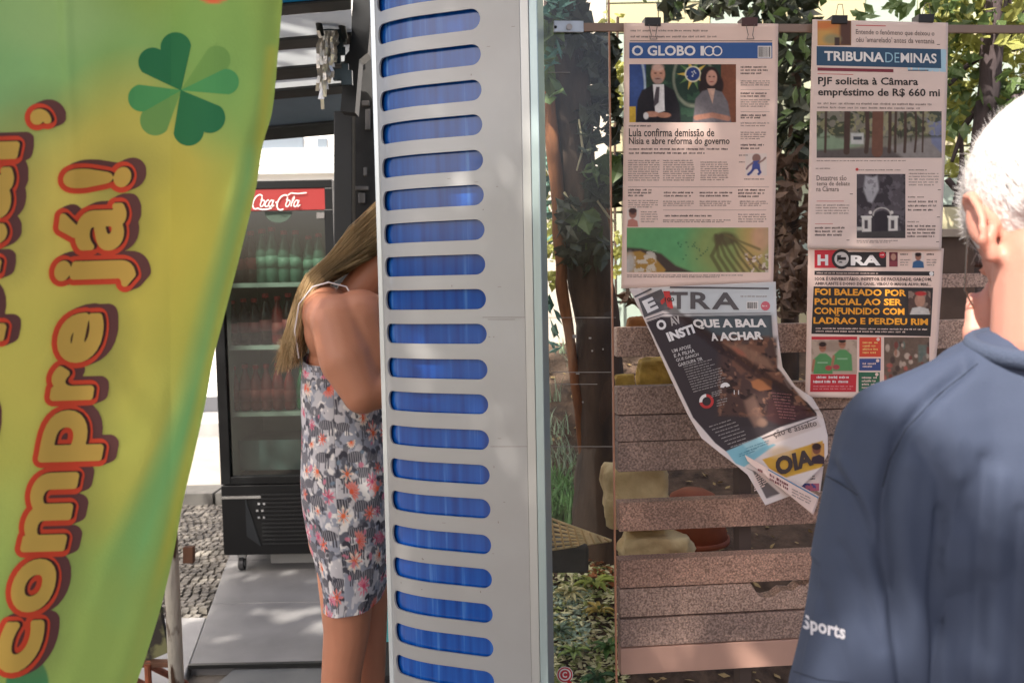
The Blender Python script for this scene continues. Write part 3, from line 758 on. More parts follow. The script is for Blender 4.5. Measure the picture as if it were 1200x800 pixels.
# blue acrylic behind the slots, reflections painted in as pale vertical streaks
M_blue = bpy.data.materials.new('blue_acrylic'); M_blue.use_nodes = True; n_ = M_blue.node_tree; b_ = n_.nodes['Principled BSDF']
b_.inputs['Roughness'].default_value = .12; b_.inputs['Specular IOR Level'].default_value = .6
tc = n_.nodes.new('ShaderNodeTexCoord'); mp = n_.nodes.new('ShaderNodeMapping'); mp.inputs['Scale'].default_value = (60, 60, 2.2)
nz = n_.nodes.new('ShaderNodeTexNoise'); nz.inputs['Scale'].default_value = 1.0; nz.inputs['Detail'].default_value = 3
cr = n_.nodes.new('ShaderNodeValToRGB'); els = cr.color_ramp.elements
els[0].position = .3; els[0].color = (*lin('0a3a86'), 1); els[1].position = .60; els[1].color = (*lin('1150a4'), 1)
e3 = els.new(.72); e3.color = (*lin('3f74b8'), 1)
n_.links.new(tc.outputs['Object'], mp.inputs[0]); n_.links.new(mp.outputs[0], nz.inputs['Vector']); n_.links.new(nz.outputs['Fac'], cr.inputs[0]); n_.links.new(cr.outputs[0], b_.inputs['Base Color'])
N = 26; V = []; F = []
for i in range(N+1):
    u = SU0-.02 + (UL+.004-SU0+.02)*i/N; V += [cp(u, ZB+.01, bend(u)-.0065), cp(u, ZT-.01, bend(u)-.011)]
    if i: k = 2*i; F.append((k-2, k, k+1, k-1))
pymesh('blue_backing', V, F, M_blue, sp, True)
def ubox(name, u0, u1, d0, d1, m, z0=ZB, z1=ZT, parent=sp, bv=.0015):
    P = [cp(u0, z0, d1), cp(u1, z0, d1), cp(u1, z1, d1), cp(u0, z1, d1), cp(u0, z0, d0), cp(u1, z0, d0), cp(u1, z1, d0), cp(u0, z1, d0)]
    o = MB().box8(P).build(name, m, parent); return bevel(o, bv) if bv else o
M_tr1 = mat('trim_aluminium', 'b9b9b6', 0.35, metal=0.55, var=.05, scale=2)
M_gap = mat('dark_joint', '3a3c3e', .7)
U1, U2 = cu(628)[0], cu(638)[0]
ubox('trim_strip', U1+.0015, UR-.0015, -.02, .006, M_tr1)
ubox('trim_edge', -.0, U1-.001, -.03, .012, mat('trim_cool', 'a9b9b9', .3, metal=.5))
ubox('joint', U1-.003, UR+.004, -.03, -.004, M_gap, bv=0)
ubox('side_rim', UL+.013, UL+.024, bend(UL+.013)-.06, bend(UL+.013)+.003, mat('rim_bright', 'd0d6d8', .25, metal=.5))
ubox('back_box', .13, UL+.012, -.22, bend(UL+.012)-.016, mat('panel_back', '3c4046', .6))
# tiny scuffs on the sheet
sc = MB()
for k in range(60):
    u = rnd.uniform(UR+.005, UL-.02); z = rnd.uniform(.75, 1.9)
    if any(abs(z-s) < .024 for s in SZs) and u > SU0-.004: continue
    w_, h_ = rnd.choice([(.004, .001), (.0015, .004), (.002, .002), (.007, .0008)]); d = bend(u)+.0022
    sc.quad(cp(u, z, d), cp(u+w_, z, d), cp(u+w_, z+h_, d), cp(u, z+h_, d))
for y_, a_, b_ in ((372, 566, 618), (374.5, 572, 604), (523, 575, 620)):
    (u0_, z0_), (u1_, z1_) = cu(b_, y_), cu(a_, y_); sc.quad(cp(u0_, z0_, .0022), cp(u1_, z1_, .0022), cp(u1_, z1_+.001, .0022), cp(u0_, z0_+.001, .0022))
sc.build('scuff_mark', mat('scuff', '7d756e', .8), sp)

# ================================================================== garden behind the rail
def bankz(x, y):
    t = min(1, max(0, (y-2.0)/1.6)); return .30 + .86*t + .05*mnoise.noise(Vector((x*2.2, y*2.2, 0))) + .02*mnoise.noise(Vector((x*9, y*9, 3)))
NX, NY = 90, 70; V = []; F = []
for j in range(NY+1):
    for i in range(NX+1):
        x = .06 + 2.5*i/NX; y = 1.98 + 1.7*j/NY; V.append((x, y, bankz(x, y)))
for j in range(NY):
    for i in range(NX): k = j*(NX+1)+i; F.append((k, k+1, k+NX+2, k+NX+1))
b0 = len(V)
V += [(x, y, -.04) for x, y, z in V[:NX+1]]
for i in range(NX): F.append((b0+i, b0+i+1, i+1, i))
bo = pymesh('garden_bank', V, F, mat('garden_soil', '6a5545', .95, col2='382c25', scale=22, bump=.8, bscale=90), None, True); tag(bo, kind='structure')
BK = BVHTree.FromPolygons([Vector(v) for v in V], F)
def onbank(px, py):
    r = ray(px, py).normalized(); h = BK.ray_cast(Vector((0, 0, CAMZ)), r)
    return h[0]
def leafmesh(name, centres, size, m, parent=None, flat=0.0, asp=.5, cols=None, kind=None, droop=0.0):
    V = []; F = []
    for c in centres:
        c = Vector(c); s = size*rnd.uniform(.6, 1.35)
        d = Vector((rnd.gauss(0, 1), rnd.gauss(0, 1), rnd.gauss(0, 1)*(1-flat)-droop)).normalized()
        q = Vector((rnd.gauss(0, 1), rnd.gauss(0, 1), rnd.gauss(0, 1)+flat*4)).normalized(); b = d.cross(q).normalized(); n = b.cross(d)*(.12*s)
        k = len(V); V += [c-d*s*.5, c+b*s*asp*.5-n*.5, c+d*s*.5-n, c-b*s*asp*.5-n*.5, c+n*.3+d*s*.05]
        F += [(k, k+1, k+4), (k+1, k+2, k+4), (k+2, k+3, k+4), (k+3, k, k+4)]
    o = pymesh(name, V, F, m, parent); 
    return tag(o, kind=kind) if kind else o
# litter on the bank
def litter(n, box, size, m, name):
    P = []
    while len(P) < n:
        px = rnd.uniform(box[0], box[2]); py = rnd.uniform(box[1], box[3]); h = onbank(px, py)
        if h: P.append(h + Vector((0, 0, rnd.uniform(.002, .014))))
        else: n -= 1
    leafmesh(name, P, size, m, flat=.8, asp=.55, kind='stuff')
litter(420, (640, 385, 960, 830), .026, mat('litter_tan', 'a88f62', .8, var=.35, scale=15), 'leaf_litter')
litter(1100, (640, 640, 735, 840), .024, mat('litter_pale', 'eee0b0', .8, var=.3, scale=15), 'leaf_litter')
litter(420, (690, 600, 735, 690), .028, mat('litter_rust', 'a5663a', .8, var=.3, scale=15), 'leaf_litter')
litter(500, (640, 640, 735, 830), .026, mat('groundcover', '98a05c', .6, var=.4, scale=12), 'ground_cover')
litter(350, (642, 690, 690, 770), .024, mat('groundcover_grey', 'a9bca6', .6, var=.3, scale=12), 'ground_cover')
litter(900, (900, 250, 1200, 420), .03, mat('litter_dark', '6e4f38', .8, var=.3, scale=15), 'leaf_litter')
# grass tufts
def grass(name, pts, L, m, n=26, wid=.005, label=None):
    V = []; F = []
    for c in pts:
        for i in range(n):
            a = rnd.uniform(0, 6.28); l = L*rnd.uniform(.5, 1.1); lean = rnd.uniform(.15, .9); b = Vector(c)+Vector((rnd.gauss(0, .02), rnd.gauss(0, .02), 0)); k = len(V)
            dx, dy = math.cos(a), math.sin(a)
            for s in range(5):
                t = s/4; p = b + Vector((dx*lean*l*t*t, dy*lean*l*t*t, l*t*(1-.45*lean*t))); w_ = wid*(1-t*.9)
                V += [p+Vector((-dy*w_, dx*w_, 0)), p-Vector((-dy*w_, dx*w_, 0))]
                if s: q = k+2*s; F.append((q-2, q-1, q+1, q))
    o = pymesh(name, V, F, m); return o
M_gr = mat('grass_green', '6f9c5c', .55, var=.35, scale=10); M_gr2 = mat('grass_pale', 'a3b99a', .5, var=.3, scale=10)
g1 = [onbank(x, y) for x, y in ((648, 604), (656, 600), (664, 606), (672, 612), (652, 585), (662, 580), (680, 606), (646, 570), (690, 612), (644, 598), (652, 612), (668, 596), (676, 600), (660, 570), (684, 596))]
tag(grass('grass_tufts', [p for p in g1 if p], .10, M_gr), kind='stuff')
g2 = [onbank(x, y) for x, y in ((644, 520), (648, 540), (655, 530), (646, 500), (660, 510), (668, 545), (650, 470), (672, 430), (660, 415), (655, 560), (676, 560))]
tag(grass('grass_tufts', [p for p in g2 if p], .12, M_gr2, n=12, wid=.003), kind='stuff')
# low plants with broad leaves
def rosette(px, py, L, m, label, name='leafy_plant', n=11):
    c = onbank(px, py)
    if not c: return
    root = thing(name, c, label, 'plant'); V = []; F = []
    for i in range(n):
        a = 6.28*i/n+rnd.uniform(-.2, .2); l = L*rnd.uniform(.7, 1.1); k = len(V); dx, dy = math.cos(a), math.sin(a); el = rnd.uniform(.4, 1.1)
        for s in range(6):
            t = s/5; p = Vector(c)+Vector((dx*l*t, dy*l*t, .01+l*(el*t-.75*t*t))); w_ = l*.17*math.sin(math.pi*(t*.86+.12))
            V += [p+Vector((-dy*w_, dx*w_, .006)), p, p-Vector((-dy*w_, dx*w_, -.006))]
            if s: q = k+3*s; F += [(q-3, q-2, q+1, q), (q-2, q-1, q+2, q+1)]
    pymesh('leaf', V, F, m, root, True); MB().tube([c-Vector((0, 0, .01)), c+Vector((0, 0, .03))], .005, 6).build('stem', mat('stem_green', '55622f', .7), root)
M_yg = mat('leaf_yellowgreen', 'a3ac50', .5, var=.25, scale=14, translucent=.2)
rosette(696, 690, .075, M_yg, 'yellow-green rosette plant below the rusty leaf litter, left of the speckled boards')
rosette(702, 722, .05, mat('leaf_ochre', 'b39a4a', .5, var=.25, scale=14), 'small ochre-leaved plant under the yellow-green rosette')
rosette(712, 765, .05, mat('leaf_midgreen', '5f8240', .5, var=.25, scale=14), 'mid-green plant low down against the thin edge strip')
rosette(672, 770, .05, mat('leaf_lime', '93a85a', .5, var=.25, scale=14), 'lime-tinted plant just above and left of the mid-green one')
rosette(668, 700, .05, mat('leaf_pale_tan', 'c9c08a', .5, var=.25, scale=14), 'pale straw-coloured plant left of the yellow-green rosette')
rosette(700, 800, .055, mat('leaf_darkgreen', '3f6a38', .5, var=.25, scale=14), 'dark green plant right of the round red sticker')
rosette(655, 745, .05, mat('leaf_greygreen', '7f987c', .5, var=.25, scale=14), 'grey-green plant beside the silver panel, above the red sticker')
# woven trellis piece and block
tr = thing('wicker_grate', at(670, 625, 2.12), 'pale woven grate lying at an angle beside the silver panel', 'grate')
tm = MB(); A_, B_, Cc = at(636, 604, 2.08), at(716, 633, 2.2), at(636, 645, 2.02)
for k in range(7):
    t = k/6; tm.tube([A_.lerp(Cc, t), A_.lerp(B_, 1).lerp(Cc.lerp(B_, 1), t)], .0035, 5)
tm.build('long_rod', mat('wicker', 'e6cc98', .7, var=.25, scale=30), tr)
tm = MB()
for k in range(9):
    t = k/9; tm.tube([A_.lerp(B_, t)+Vector((0, -.004, 0)), Cc.lerp(B_, min(1, t+.07))+Vector((0, -.004, 0))], .003, 5)
tm.build('cross_rod', mat('wicker2', 'c9a874', .7, var=.25, scale=30), tr)
bk = pxbox('concrete_block', 640, 640, 690, 672, 2.1, .12, mat('dark_block', '4d4a46', .9, var=.25, scale=14, bump=.3), None, .008)
tag(bk, 'dark grey concrete block under the pale woven grate', 'block')
# rocks
def rock(px, py, rx, ry, Y, m, label, seed, name='rock', dep=.7):
    bm = bmesh.new(); bmesh.ops.create_icosphere(bm, subdivisions=4, radius=1.0)
    c = at(px, py, Y); sx = rx*Y/1000; sz = ry*Y/1000
    for v in bm.verts:
        p = v.co.copy(); m_ = max(abs(p.x), abs(p.y), abs(p.z)); q = p.lerp(p/m_*.88, .6)
        f = 1 + .16*mnoise.noise(p*1.6+Vector((seed, 0, 0))) + .05*mnoise.noise(p*6+Vector((seed, 5, 0)))
        v.co = c + Vector((q.x*sx*f, q.y*sx*dep*f, q.z*sz*f))
    me = bpy.data.meshes.new(name); bm.to_mesh(me); bm.free(); me.polygons.foreach_set('use_smooth', [True]*len(me.polygons))
    return tag(link(name, me, m), label, 'rock')
M_rk = mat('yellow_stone', 'f2dca8', .85, col2='b89a6c', scale=12, bump=.6, bscale=50)
M_rk2 = mat('ochre_stone', 'e0ba5c', .85, col2='8a6d30', scale=18, bump=.7, bscale=60)
rock(744, 578, 44, 44, 2.04, M_rk, 'large yellowish rock crossing the strip edge beside the speckled boards', 3)
rock(768, 640, 46, 20, 2.03, M_rk, 'flat tan stone showing in the gap between lower boards', 8)
rock(768, 437, 24, 20, 2.05, M_rk2, 'square mossy ochre stone in the gap left of the hanging torn newspaper', 12)
rock(732, 446, 13, 9, 2.03, M_rk2, 'small mossy ochre stone next to the thin strip', 17)
rock(748, 392, 16, 22, 1.96, mat('orange_cardboard', 'b57a44', .85, col2='80502c', scale=14, bump=.4), 'orange brown cardboard piece above the top speckled board', 23)  # cardboard piece, given a rock shape as stand-in
pt = thing('terracotta_pot', at(812, 590, 2.06), 'terracotta pot glimpsed in the gap under the torn newspaper', 'pot')
c0 = at(812, 600, 2.1); MB().lathe((c0.x, c0.y, c0.z-.06), [(.085, 0), (.075, .05), (.055, .105), (.03, .118)], 24).build('pot_body', mat('terracotta', '8e4a2e', .7, var=.2), pt, True)
MB().lathe((c0.x, c0.y, c0.z-.072), [(.09, 0), (.09, .012)], 24).build('rim', mat('terracotta', '8e4a2e'), pt, True)
# background wall: plaster to the left, tiles to the right
TY = 3.62
gw = thing('tiled_garden_wall', (1.3, TY, 0), 'pale tiled and plastered garden wall behind the tree and the newspapers', 'wall')
xj = at(712, 150, TY).x
MB().box((.0, TY, -.04), (xj, TY+.15, 3.4)).build('plaster', mat('wall_plaster', 'd9cfc2', .85, var=.06, scale=4), gw)
MB().box((xj, TY+.012, -.04), (3.3, TY+.15, 3.4)).build('tile_bed', mat('tile_bed', '575850', .9), gw)
M_tl = [mat('tile_pale', 'bdc2a6', .35, var=.1, scale=3), mat('tile_warm', 'c4bb97', .35, var=.1, scale=3), mat('tile_cool', 'a9b8ac', .35, var=.1, scale=3)]
zt = [at(720, y, TY).z for y in (-66, -31, 4, 39, 74, 109, 144, 178, 213, 248, 283, 318, 353, 388)]
tw = .215; tmeshes = []
for m in M_tl:
    me = bpy.data.meshes.new('tile'); hz = (zt[0]-zt[1])
    mb = MB().box((.002, 0, .002), (tw-.003, .012, hz-.003)); me.from_pydata([tuple(v) for v in mb.V], [], mb.F); me.materials.append(m); tmeshes.append(me)
for i in range(8):
    for j in range(len(zt)-1):
        o = bpy.data.objects.new('tile', rnd.choice(tmeshes)); C.objects.link(o); o.location = (xj+.002+i*tw, TY-.001+rnd.uniform(0, .002), zt[j+1]); o.parent = gw; o.matrix_parent_inverse = gw.matrix_world.inverted()
# garden greenery: trunk and vines
M_bark = mat('bark_dark', '5c483a', .9, col2='2e251f', scale=14, bump=.9, bscale=40, stretch=(1, 1, .3))
M_bark2 = mat('bark_orange', '9a6238', .85, col2='5a3620', scale=20, bump=.5, stretch=(1, 1, .3))
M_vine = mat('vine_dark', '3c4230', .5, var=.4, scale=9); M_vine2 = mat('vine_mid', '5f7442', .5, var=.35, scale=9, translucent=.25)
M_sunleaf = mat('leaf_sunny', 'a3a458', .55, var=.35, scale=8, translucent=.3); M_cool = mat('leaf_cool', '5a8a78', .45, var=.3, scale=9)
def wobble(pts, Y, rads, seg=14, amp=.12, n=40, seed=0):
    mb = MB(); P = []; Rr = []
    for i in range(n+1):
        t = i/n*(len(pts)-1); k = min(len(pts)-2, int(t)); f = t-k
        a, b = pts[k], pts[k+1]; P.append(at(a[0]+(b[0]-a[0])*f, a[1]+(b[1]-a[1])*f, (Y if not hasattr(Y, '__len__') else Y[k]+(Y[k+1]-Y[k])*f)))
        Rr.append((rads[k]+(rads[k+1]-rads[k])*f)*P[-1].y/1000)
    mb.tube(P, Rr, seg)
    for v in mb.V:
        nn = mnoise.noise(Vector((v.x*14+seed, v.y*14, v.z*5)))+.5*mnoise.noise(Vector((v.x*40+seed, v.y*40, v.z*12)))
        v.x += nn*amp*.1; v.y += nn*amp*.06
    return mb
ct = thing('climber_tree', onbank(700, 480) or (0, 0, 0), 'dark tree trunk wrapped in vines between the silver panel and the newspapers', 'tree')
wobble([(658, -120), (662, 0), (666, 110), (676, 210), (690, 290), (700, 370), (706, 500), (706, 700)], 2.55, [28, 27, 25, 25, 27, 27, 29, 44], 18, .2, seed=3).build('trunk', M_bark, ct, True)
wobble([(640, 60), (647, 160), (654, 240), (657, 330), (672, 430), (700, 640)], [2.5, 2.5, 2.5, 2.5, 2.52, 2.56], [8, 9, 7, 6, 6, 6], 10, .1, seed=6).build('stem', M_bark2, ct, True)
wobble([(706, 190), (714, 250), (716, 330), (712, 420), (712, 660)], 2.75, [5, 5, 4, 5, 6], 8, .08, seed=9).build('stem', M_bark2, ct, True)
wobble([(668, 120), (690, 195), (716, 212), (760, 222)], 2.6, [5, 5, 4, 3], 8, .08, seed=12).build('branch', M_bark, ct, True)
for (a, b, c_, d) in (((678, 140), (683, 175), (676, 200), 0), ((661, 225), (668, 238), (676, 248), 0), ((700, 235), (712, 252), (722, 262), 0)):
    wobble([a, b, c_], 2.45, [1.3, 1.5, 1.0], 6, .02).build('vine_stem', mat('vine_stem_pale', 'b5ab8a', .7), ct)
def cloud(blobs, per=40):
    P = []
    for (px, py, rx, ry, Y, dY, n) in blobs:
        for i in range(n):
            a = rnd.uniform(0, 6.283); r = math.sqrt(rnd.random()); P.append(at(px+rx*r*math.cos(a), py+ry*r*math.sin(a), Y+rnd.uniform(-dY, dY)))
    return P
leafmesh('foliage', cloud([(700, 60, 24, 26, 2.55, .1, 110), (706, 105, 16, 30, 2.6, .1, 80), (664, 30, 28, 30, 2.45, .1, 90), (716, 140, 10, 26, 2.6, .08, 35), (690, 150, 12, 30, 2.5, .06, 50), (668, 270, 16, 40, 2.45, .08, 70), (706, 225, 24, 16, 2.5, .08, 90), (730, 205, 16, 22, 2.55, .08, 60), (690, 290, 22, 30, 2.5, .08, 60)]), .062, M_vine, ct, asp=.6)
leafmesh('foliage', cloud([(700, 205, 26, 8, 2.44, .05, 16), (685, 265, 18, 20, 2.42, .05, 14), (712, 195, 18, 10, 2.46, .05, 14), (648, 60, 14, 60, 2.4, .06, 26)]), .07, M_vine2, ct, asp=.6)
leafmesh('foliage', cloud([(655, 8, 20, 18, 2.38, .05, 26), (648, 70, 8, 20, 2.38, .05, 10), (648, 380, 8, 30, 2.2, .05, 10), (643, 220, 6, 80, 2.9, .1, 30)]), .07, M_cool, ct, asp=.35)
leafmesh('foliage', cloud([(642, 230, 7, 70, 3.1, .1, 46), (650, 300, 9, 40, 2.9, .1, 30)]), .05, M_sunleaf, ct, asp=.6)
# hedge masses behind the newspapers
hd = thing('shady_shrub', at(830, 380, 3.2), 'dark shrub filling the gap between the two columns of hanging newspapers', 'shrub')
wobble([(925, 580), (925, 400), (928, 200), (935, 40)], 3.2, [12, 10, 8, 5], 8, .1, seed=20).build('stem', M_bark, hd, True)
wobble([(870, 580), (880, 400), (920, 250), (960, 120)], 3.25, [8, 7, 6, 4], 8, .1, seed=21).build('stem', M_bark, hd, True)
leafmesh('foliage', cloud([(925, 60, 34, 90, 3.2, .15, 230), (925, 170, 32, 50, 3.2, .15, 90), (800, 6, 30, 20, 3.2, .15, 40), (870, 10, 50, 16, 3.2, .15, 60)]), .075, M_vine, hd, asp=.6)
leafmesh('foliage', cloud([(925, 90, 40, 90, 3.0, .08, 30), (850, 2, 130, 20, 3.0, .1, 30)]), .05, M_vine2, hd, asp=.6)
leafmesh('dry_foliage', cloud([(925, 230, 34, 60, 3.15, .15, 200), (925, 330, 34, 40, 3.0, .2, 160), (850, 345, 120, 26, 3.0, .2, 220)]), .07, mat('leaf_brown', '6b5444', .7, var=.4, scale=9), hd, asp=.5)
cr_ = thing('sunlit_creeper', at(722, 150, 3.5), 'sunlit yellow-green creeper on the tiles left of the blue-mast newspaper'.replace('blue-mast ', 'leftmost '), 'creeper')
leafmesh('foliage', cloud([(722, 95, 9, 36, 3.52, .03, 60), (718, 20, 16, 12, 3.5, .04, 10), (724, 300, 10, 30, 3.3, .1, 30)]), .045, M_sunleaf, cr_, asp=.7)
MB().tube([at(724, 20, 3.55), at(720, 200, 3.56), at(722, 360, 3.55)], .006, 6).build('stem', M_bark, cr_)
t2 = thing('garden_tree', at(1160, 380, 3.1), 'grey-barked tree with sunlit yellow-green foliage above the man with grey hair', 'tree')
wobble([(1168, -160), (1166, 0), (1160, 90), (1150, 170), (1156, 260), (1160, 420), (1160, 620)], 3.0, [14, 13, 12, 11, 13, 16, 22], 14, .1, seed=31).build('trunk', mat('bark_grey', '56494a', .9, col2='352d2e', scale=16, bump=.7, stretch=(1, 1, .3)), t2, True)
for k, p in enumerate([[(1160, 60), (1130, 80), (1112, 100)], [(1156, 110), (1130, 150), (1116, 190)], [(1160, 40), (1190, 20), (1220, -10)], [(1154, 150), (1180, 120), (1210, 100)], [(1110, 210), (1130, 235), (1156, 245)], [(1120, 240), (1128, 200), (1126, 150)], [(1190, 60), (1182, 20), (1184, -40)]]):
    wobble(p, 3.05, [4, 3.2, 2], 7, .05, seed=40+k).build('branch', mat('bark_grey', '56494a'), t2, True)
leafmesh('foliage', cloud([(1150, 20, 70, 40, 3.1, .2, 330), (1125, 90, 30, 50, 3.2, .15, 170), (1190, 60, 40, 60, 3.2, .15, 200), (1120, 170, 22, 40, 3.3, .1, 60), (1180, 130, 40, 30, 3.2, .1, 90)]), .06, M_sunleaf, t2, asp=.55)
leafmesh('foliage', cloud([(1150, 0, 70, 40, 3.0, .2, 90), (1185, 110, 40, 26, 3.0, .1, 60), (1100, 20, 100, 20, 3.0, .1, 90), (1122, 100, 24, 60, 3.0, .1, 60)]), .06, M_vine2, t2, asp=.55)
hw = thing('low_garden_wall', at(1120, 300, 3.35), 'low brown garden wall with pale coping right of the newspapers', 'wall')
pxbox('coping', 1098, 268, 1330, 278, 3.3, .16, mat('coping_pale', 'a8998a', .8, var=.15), hw, .004)
pxbox('wall_body', 1100, 278, 1330, 420, 3.32, .12, mat('wall_brown', '5c4a40', .9, var=.3, scale=6, bump=.3), hw, .004)

# ================================================================== speckled boards
bf = thing('speckled_board_fence', wall(900, 800, -.06), 'fence of wide reddish-brown speckled horizontal boards below and behind the newspapers', 'fence')
def granite(name, a, b_, sc=150):
    m = mat(name, a, .6, col2=b_, scale=sc, bump=.25, bscale=200, contrast=(.36, .64), detail=2)
    n = m.node_tree; bs = n.nodes['Principled BSDF']; src = bs.inputs['Base Color'].links[0].from_socket
    mp = [x for x in n.nodes if x.type == 'MAPPING'][0]
    big = n.nodes.new('ShaderNodeTexNoise'); big.inputs['Scale'].default_value = 5; n.links.new(mp.outputs[0], big.inputs['Vector'])
    r = n.nodes.new('ShaderNodeValToRGB'); r.color_ramp.elements[0].position = .3; r.color_ramp.elements[1].position = .7
    r.color_ramp.elements[0].color = (.62, .60, .60, 1); r.color_ramp.elements[1].color = (1.15, 1.1, 1.05, 1); n.links.new(big.outputs['Fac'], r.inputs[0])
    vo = n.nodes.new('ShaderNodeTexVoronoi'); vo.inputs['Scale'].default_value = 190; n.links.new(mp.outputs[0], vo.inputs['Vector'])
    vr = n.nodes.new('ShaderNodeValToRGB'); vr.color_ramp.elements[0].position = .16; vr.color_ramp.elements[1].position = .3
    vr.color_ramp.elements[0].color = (1.5, 1.4, 1.3, 1); vr.color_ramp.elements[1].color = (1, 1, 1, 1); n.links.new(vo.outputs['Distance'], vr.inputs[0])
    m1 = n.nodes.new('ShaderNodeMix'); m1.data_type = 'RGBA'; m1.blend_type = 'MULTIPLY'; m1.inputs[0].default_value = 1
    n.links.new(src, m1.inputs[6]); n.links.new(r.outputs[0], m1.inputs[7])
    m2 = n.nodes.new('ShaderNodeMix'); m2.data_type = 'RGBA'; m2.blend_type = 'MULTIPLY'; m2.inputs[0].default_value = 1
    n.links.new(m1.outputs[2], m2.inputs[6]); n.links.new(vr.outputs[0], m2.inputs[7]); n.links.new(m2.outputs[2], bs.inputs['Base Color']); return m
M_g1 = granite('board_granite', 'c7aa9b', '836a5f', 240); M_g2 = granite('board_granite_red', 'cca491', '87695b', 240); M_g3 = granite('board_granite_dark', 'b89d91', '7a655c', 220)
M_pl = mat('board_plain', 'bb9382', .6, var=.08, scale=6, bump=.1)
BD = -.055; xa, xb = 723, 1290
def wz(y, x=735): return wall(x, y, BD).z
def wb_(px, z):                                   # point of the board plane at a column of the photograph and height z
    p = wall(px, 400, BD); return Vector((p.x, p.y, z))
for (y0, y1, m, dd) in ((328, 345, M_g3, 0), (384, 418, M_g1, 0), (453, 486, M_g1, 0), (487.4, 516.6, M_g3, .003), (518, 553, M_g3, -.001), (588, 622, M_g2, .003), (656, 689, M_g2, 0), (690.4, 723.4, M_g1, -.002), (725, 757, M_g3, .002), (758.6, 789, M_pl, .004)):
    z1, z0 = wz(y0), wz(y1); xa = 1097 if y0 == 328 else 723
    if y0 == 690.4:
        poly = [wb_(xa, z0), wb_(xb, z0), wb_(xb, z1)]
        for px, f in ((951, 0), (946, .18), (938, .14), (930, .34), (917, .30), (908, .50), (897, .56), (889, .46), (884, .20), (880, .0)): poly.append(wb_(px, z1-(z1-z0)*f))
        poly.append(wb_(xa, z1))
    else:
        j = lambda: rnd.uniform(-.0008, .0008)
        poly = [wb_(xa, z0+j()), wb_(xb, z0+j()), wb_(xb, z1+j()), wb_(xa, z1+j())]
    poly = [p+WN*dd for p in poly]
    bevel(MB().slab(poly, -WN*.035).build('board', m, bf), .0015)
p0 = wall(1250, 400, BD-.05)
for px in (866, 1245):
    a = wall(px, 400, BD-.04); b = wall(px+14, 400, BD-.04)
    MB().slab([(a.x, a.y, -.02), (b.x, b.y, -.02), (b.x, b.y, wz(320)), (a.x, a.y, wz(320))], -WN*.04).build('upright', mat('dark_upright', '51433d', .8), bf)
# thin clear pane with edge strip, sticker, scratches
pn = thing('clear_pane', wall(680, 800, -.012), 'narrow clear acrylic pane between the silver panel and the speckled boards', 'pane')
def wr(name, x0, y0, x1, y1, d, th, m, parent, vert=True):
    P = [wall(x0, y1, d), wall(x1, y1, d), wall(x1, y0, d), wall(x0, y0, d)]
    if vert: P = [P[0], P[1], Vector((P[1].x, P[1].y, P[2].z)), Vector((P[0].x, P[0].y, P[3].z))]
    return MB().slab(P, -WN*th).build(name, m, parent)
P = [wall(640, 880, -.012), wall(724, 880, -.012)]; zt_ = wall(680, -60, -.012).z
wr('acrylic_sheet', 641, -60, 722, 880, -.012, .002, clear_mat('clear_acrylic', (.95, .96, .95), .022, .03), pn)
pt0 = wall(712.5, 2, -.010); pt1 = wall(723.5, 795, -.010)
MB().slab([wall(722.6, 880, -.009), wall(724.6, 880, -.009), wall(713.8, -60, -.009), wall(712, -60, -.009)], -WN*.006).build('edge_strip', mat('edge_warm', 'b07a5e', .5), pn)
for y, x0, x1 in ((372, 640, 722), (436, 643, 716), (450, 648, 700), (523, 640, 722), (85, 642, 668)):
    wr('scratch', x0, y-.35, x1, y+.35, -.0105, .0004, mat('scratch_pale', '9a938c', .6), pn)
for a, b, c_, d in ((671, 392, 676, 396), (690, 395, 693, 397), (693, 410, 695, 412), (706, 408, 707.5, 410), (675, 437, 679, 438.5), (682, 470, 684, 472)):
    wr('scratch', a, b, c_, d, -.0105, .0004, mat('scratch_pale', '9a938c'), pn)
sk = thing('round_sticker', wall(662, 790, -.010), 'small round red and white C sticker at the foot of the pane', 'sticker')
SP_ = Page(sk, lambda x, y, off: wall(x, y, -.010+off))
def disc(pg, name, cx, cy, r, m, off, n=28, r2=None):
    P = [(cx+r*math.cos(6.2832*i/n), cy+r*math.sin(6.2832*i/n)) for i in range(n)]
    if r2 is None: return pg.mesh(name, P, [tuple(range(n))], m, off)
    P += [(cx+r2*math.cos(6.2832*i/n), cy+r2*math.sin(6.2832*i/n)) for i in range(n)]
    return pg.mesh(name, P, [(i, (i+1) % n, n+(i+1) % n, n+i) for i in range(n)], m, off)
M_srd = mat('sticker_red', 'c8323a', .4); M_swh = mat('sticker_white', 'ece4e0', .4)
disc(SP_, 'sticker_base', 662, 790, 9.6, M_swh, .0002); disc(SP_, 'sticker_ring', 662, 790, 8.8, M_srd, .0004, r2=7.2)
disc(SP_, 'sticker_face', 662, 790, 5.6, M_srd, .0004); SP_.mesh('sticker_tail', [(667, 796), (672, 801), (668, 803), (664, 798)], [(0, 1, 2, 3)], M_srd, .0005)
SP_.text('sticker_letter', 'C', (659, 786.5, 664.5, 793.5), M_swh, .0006, bold=.04)

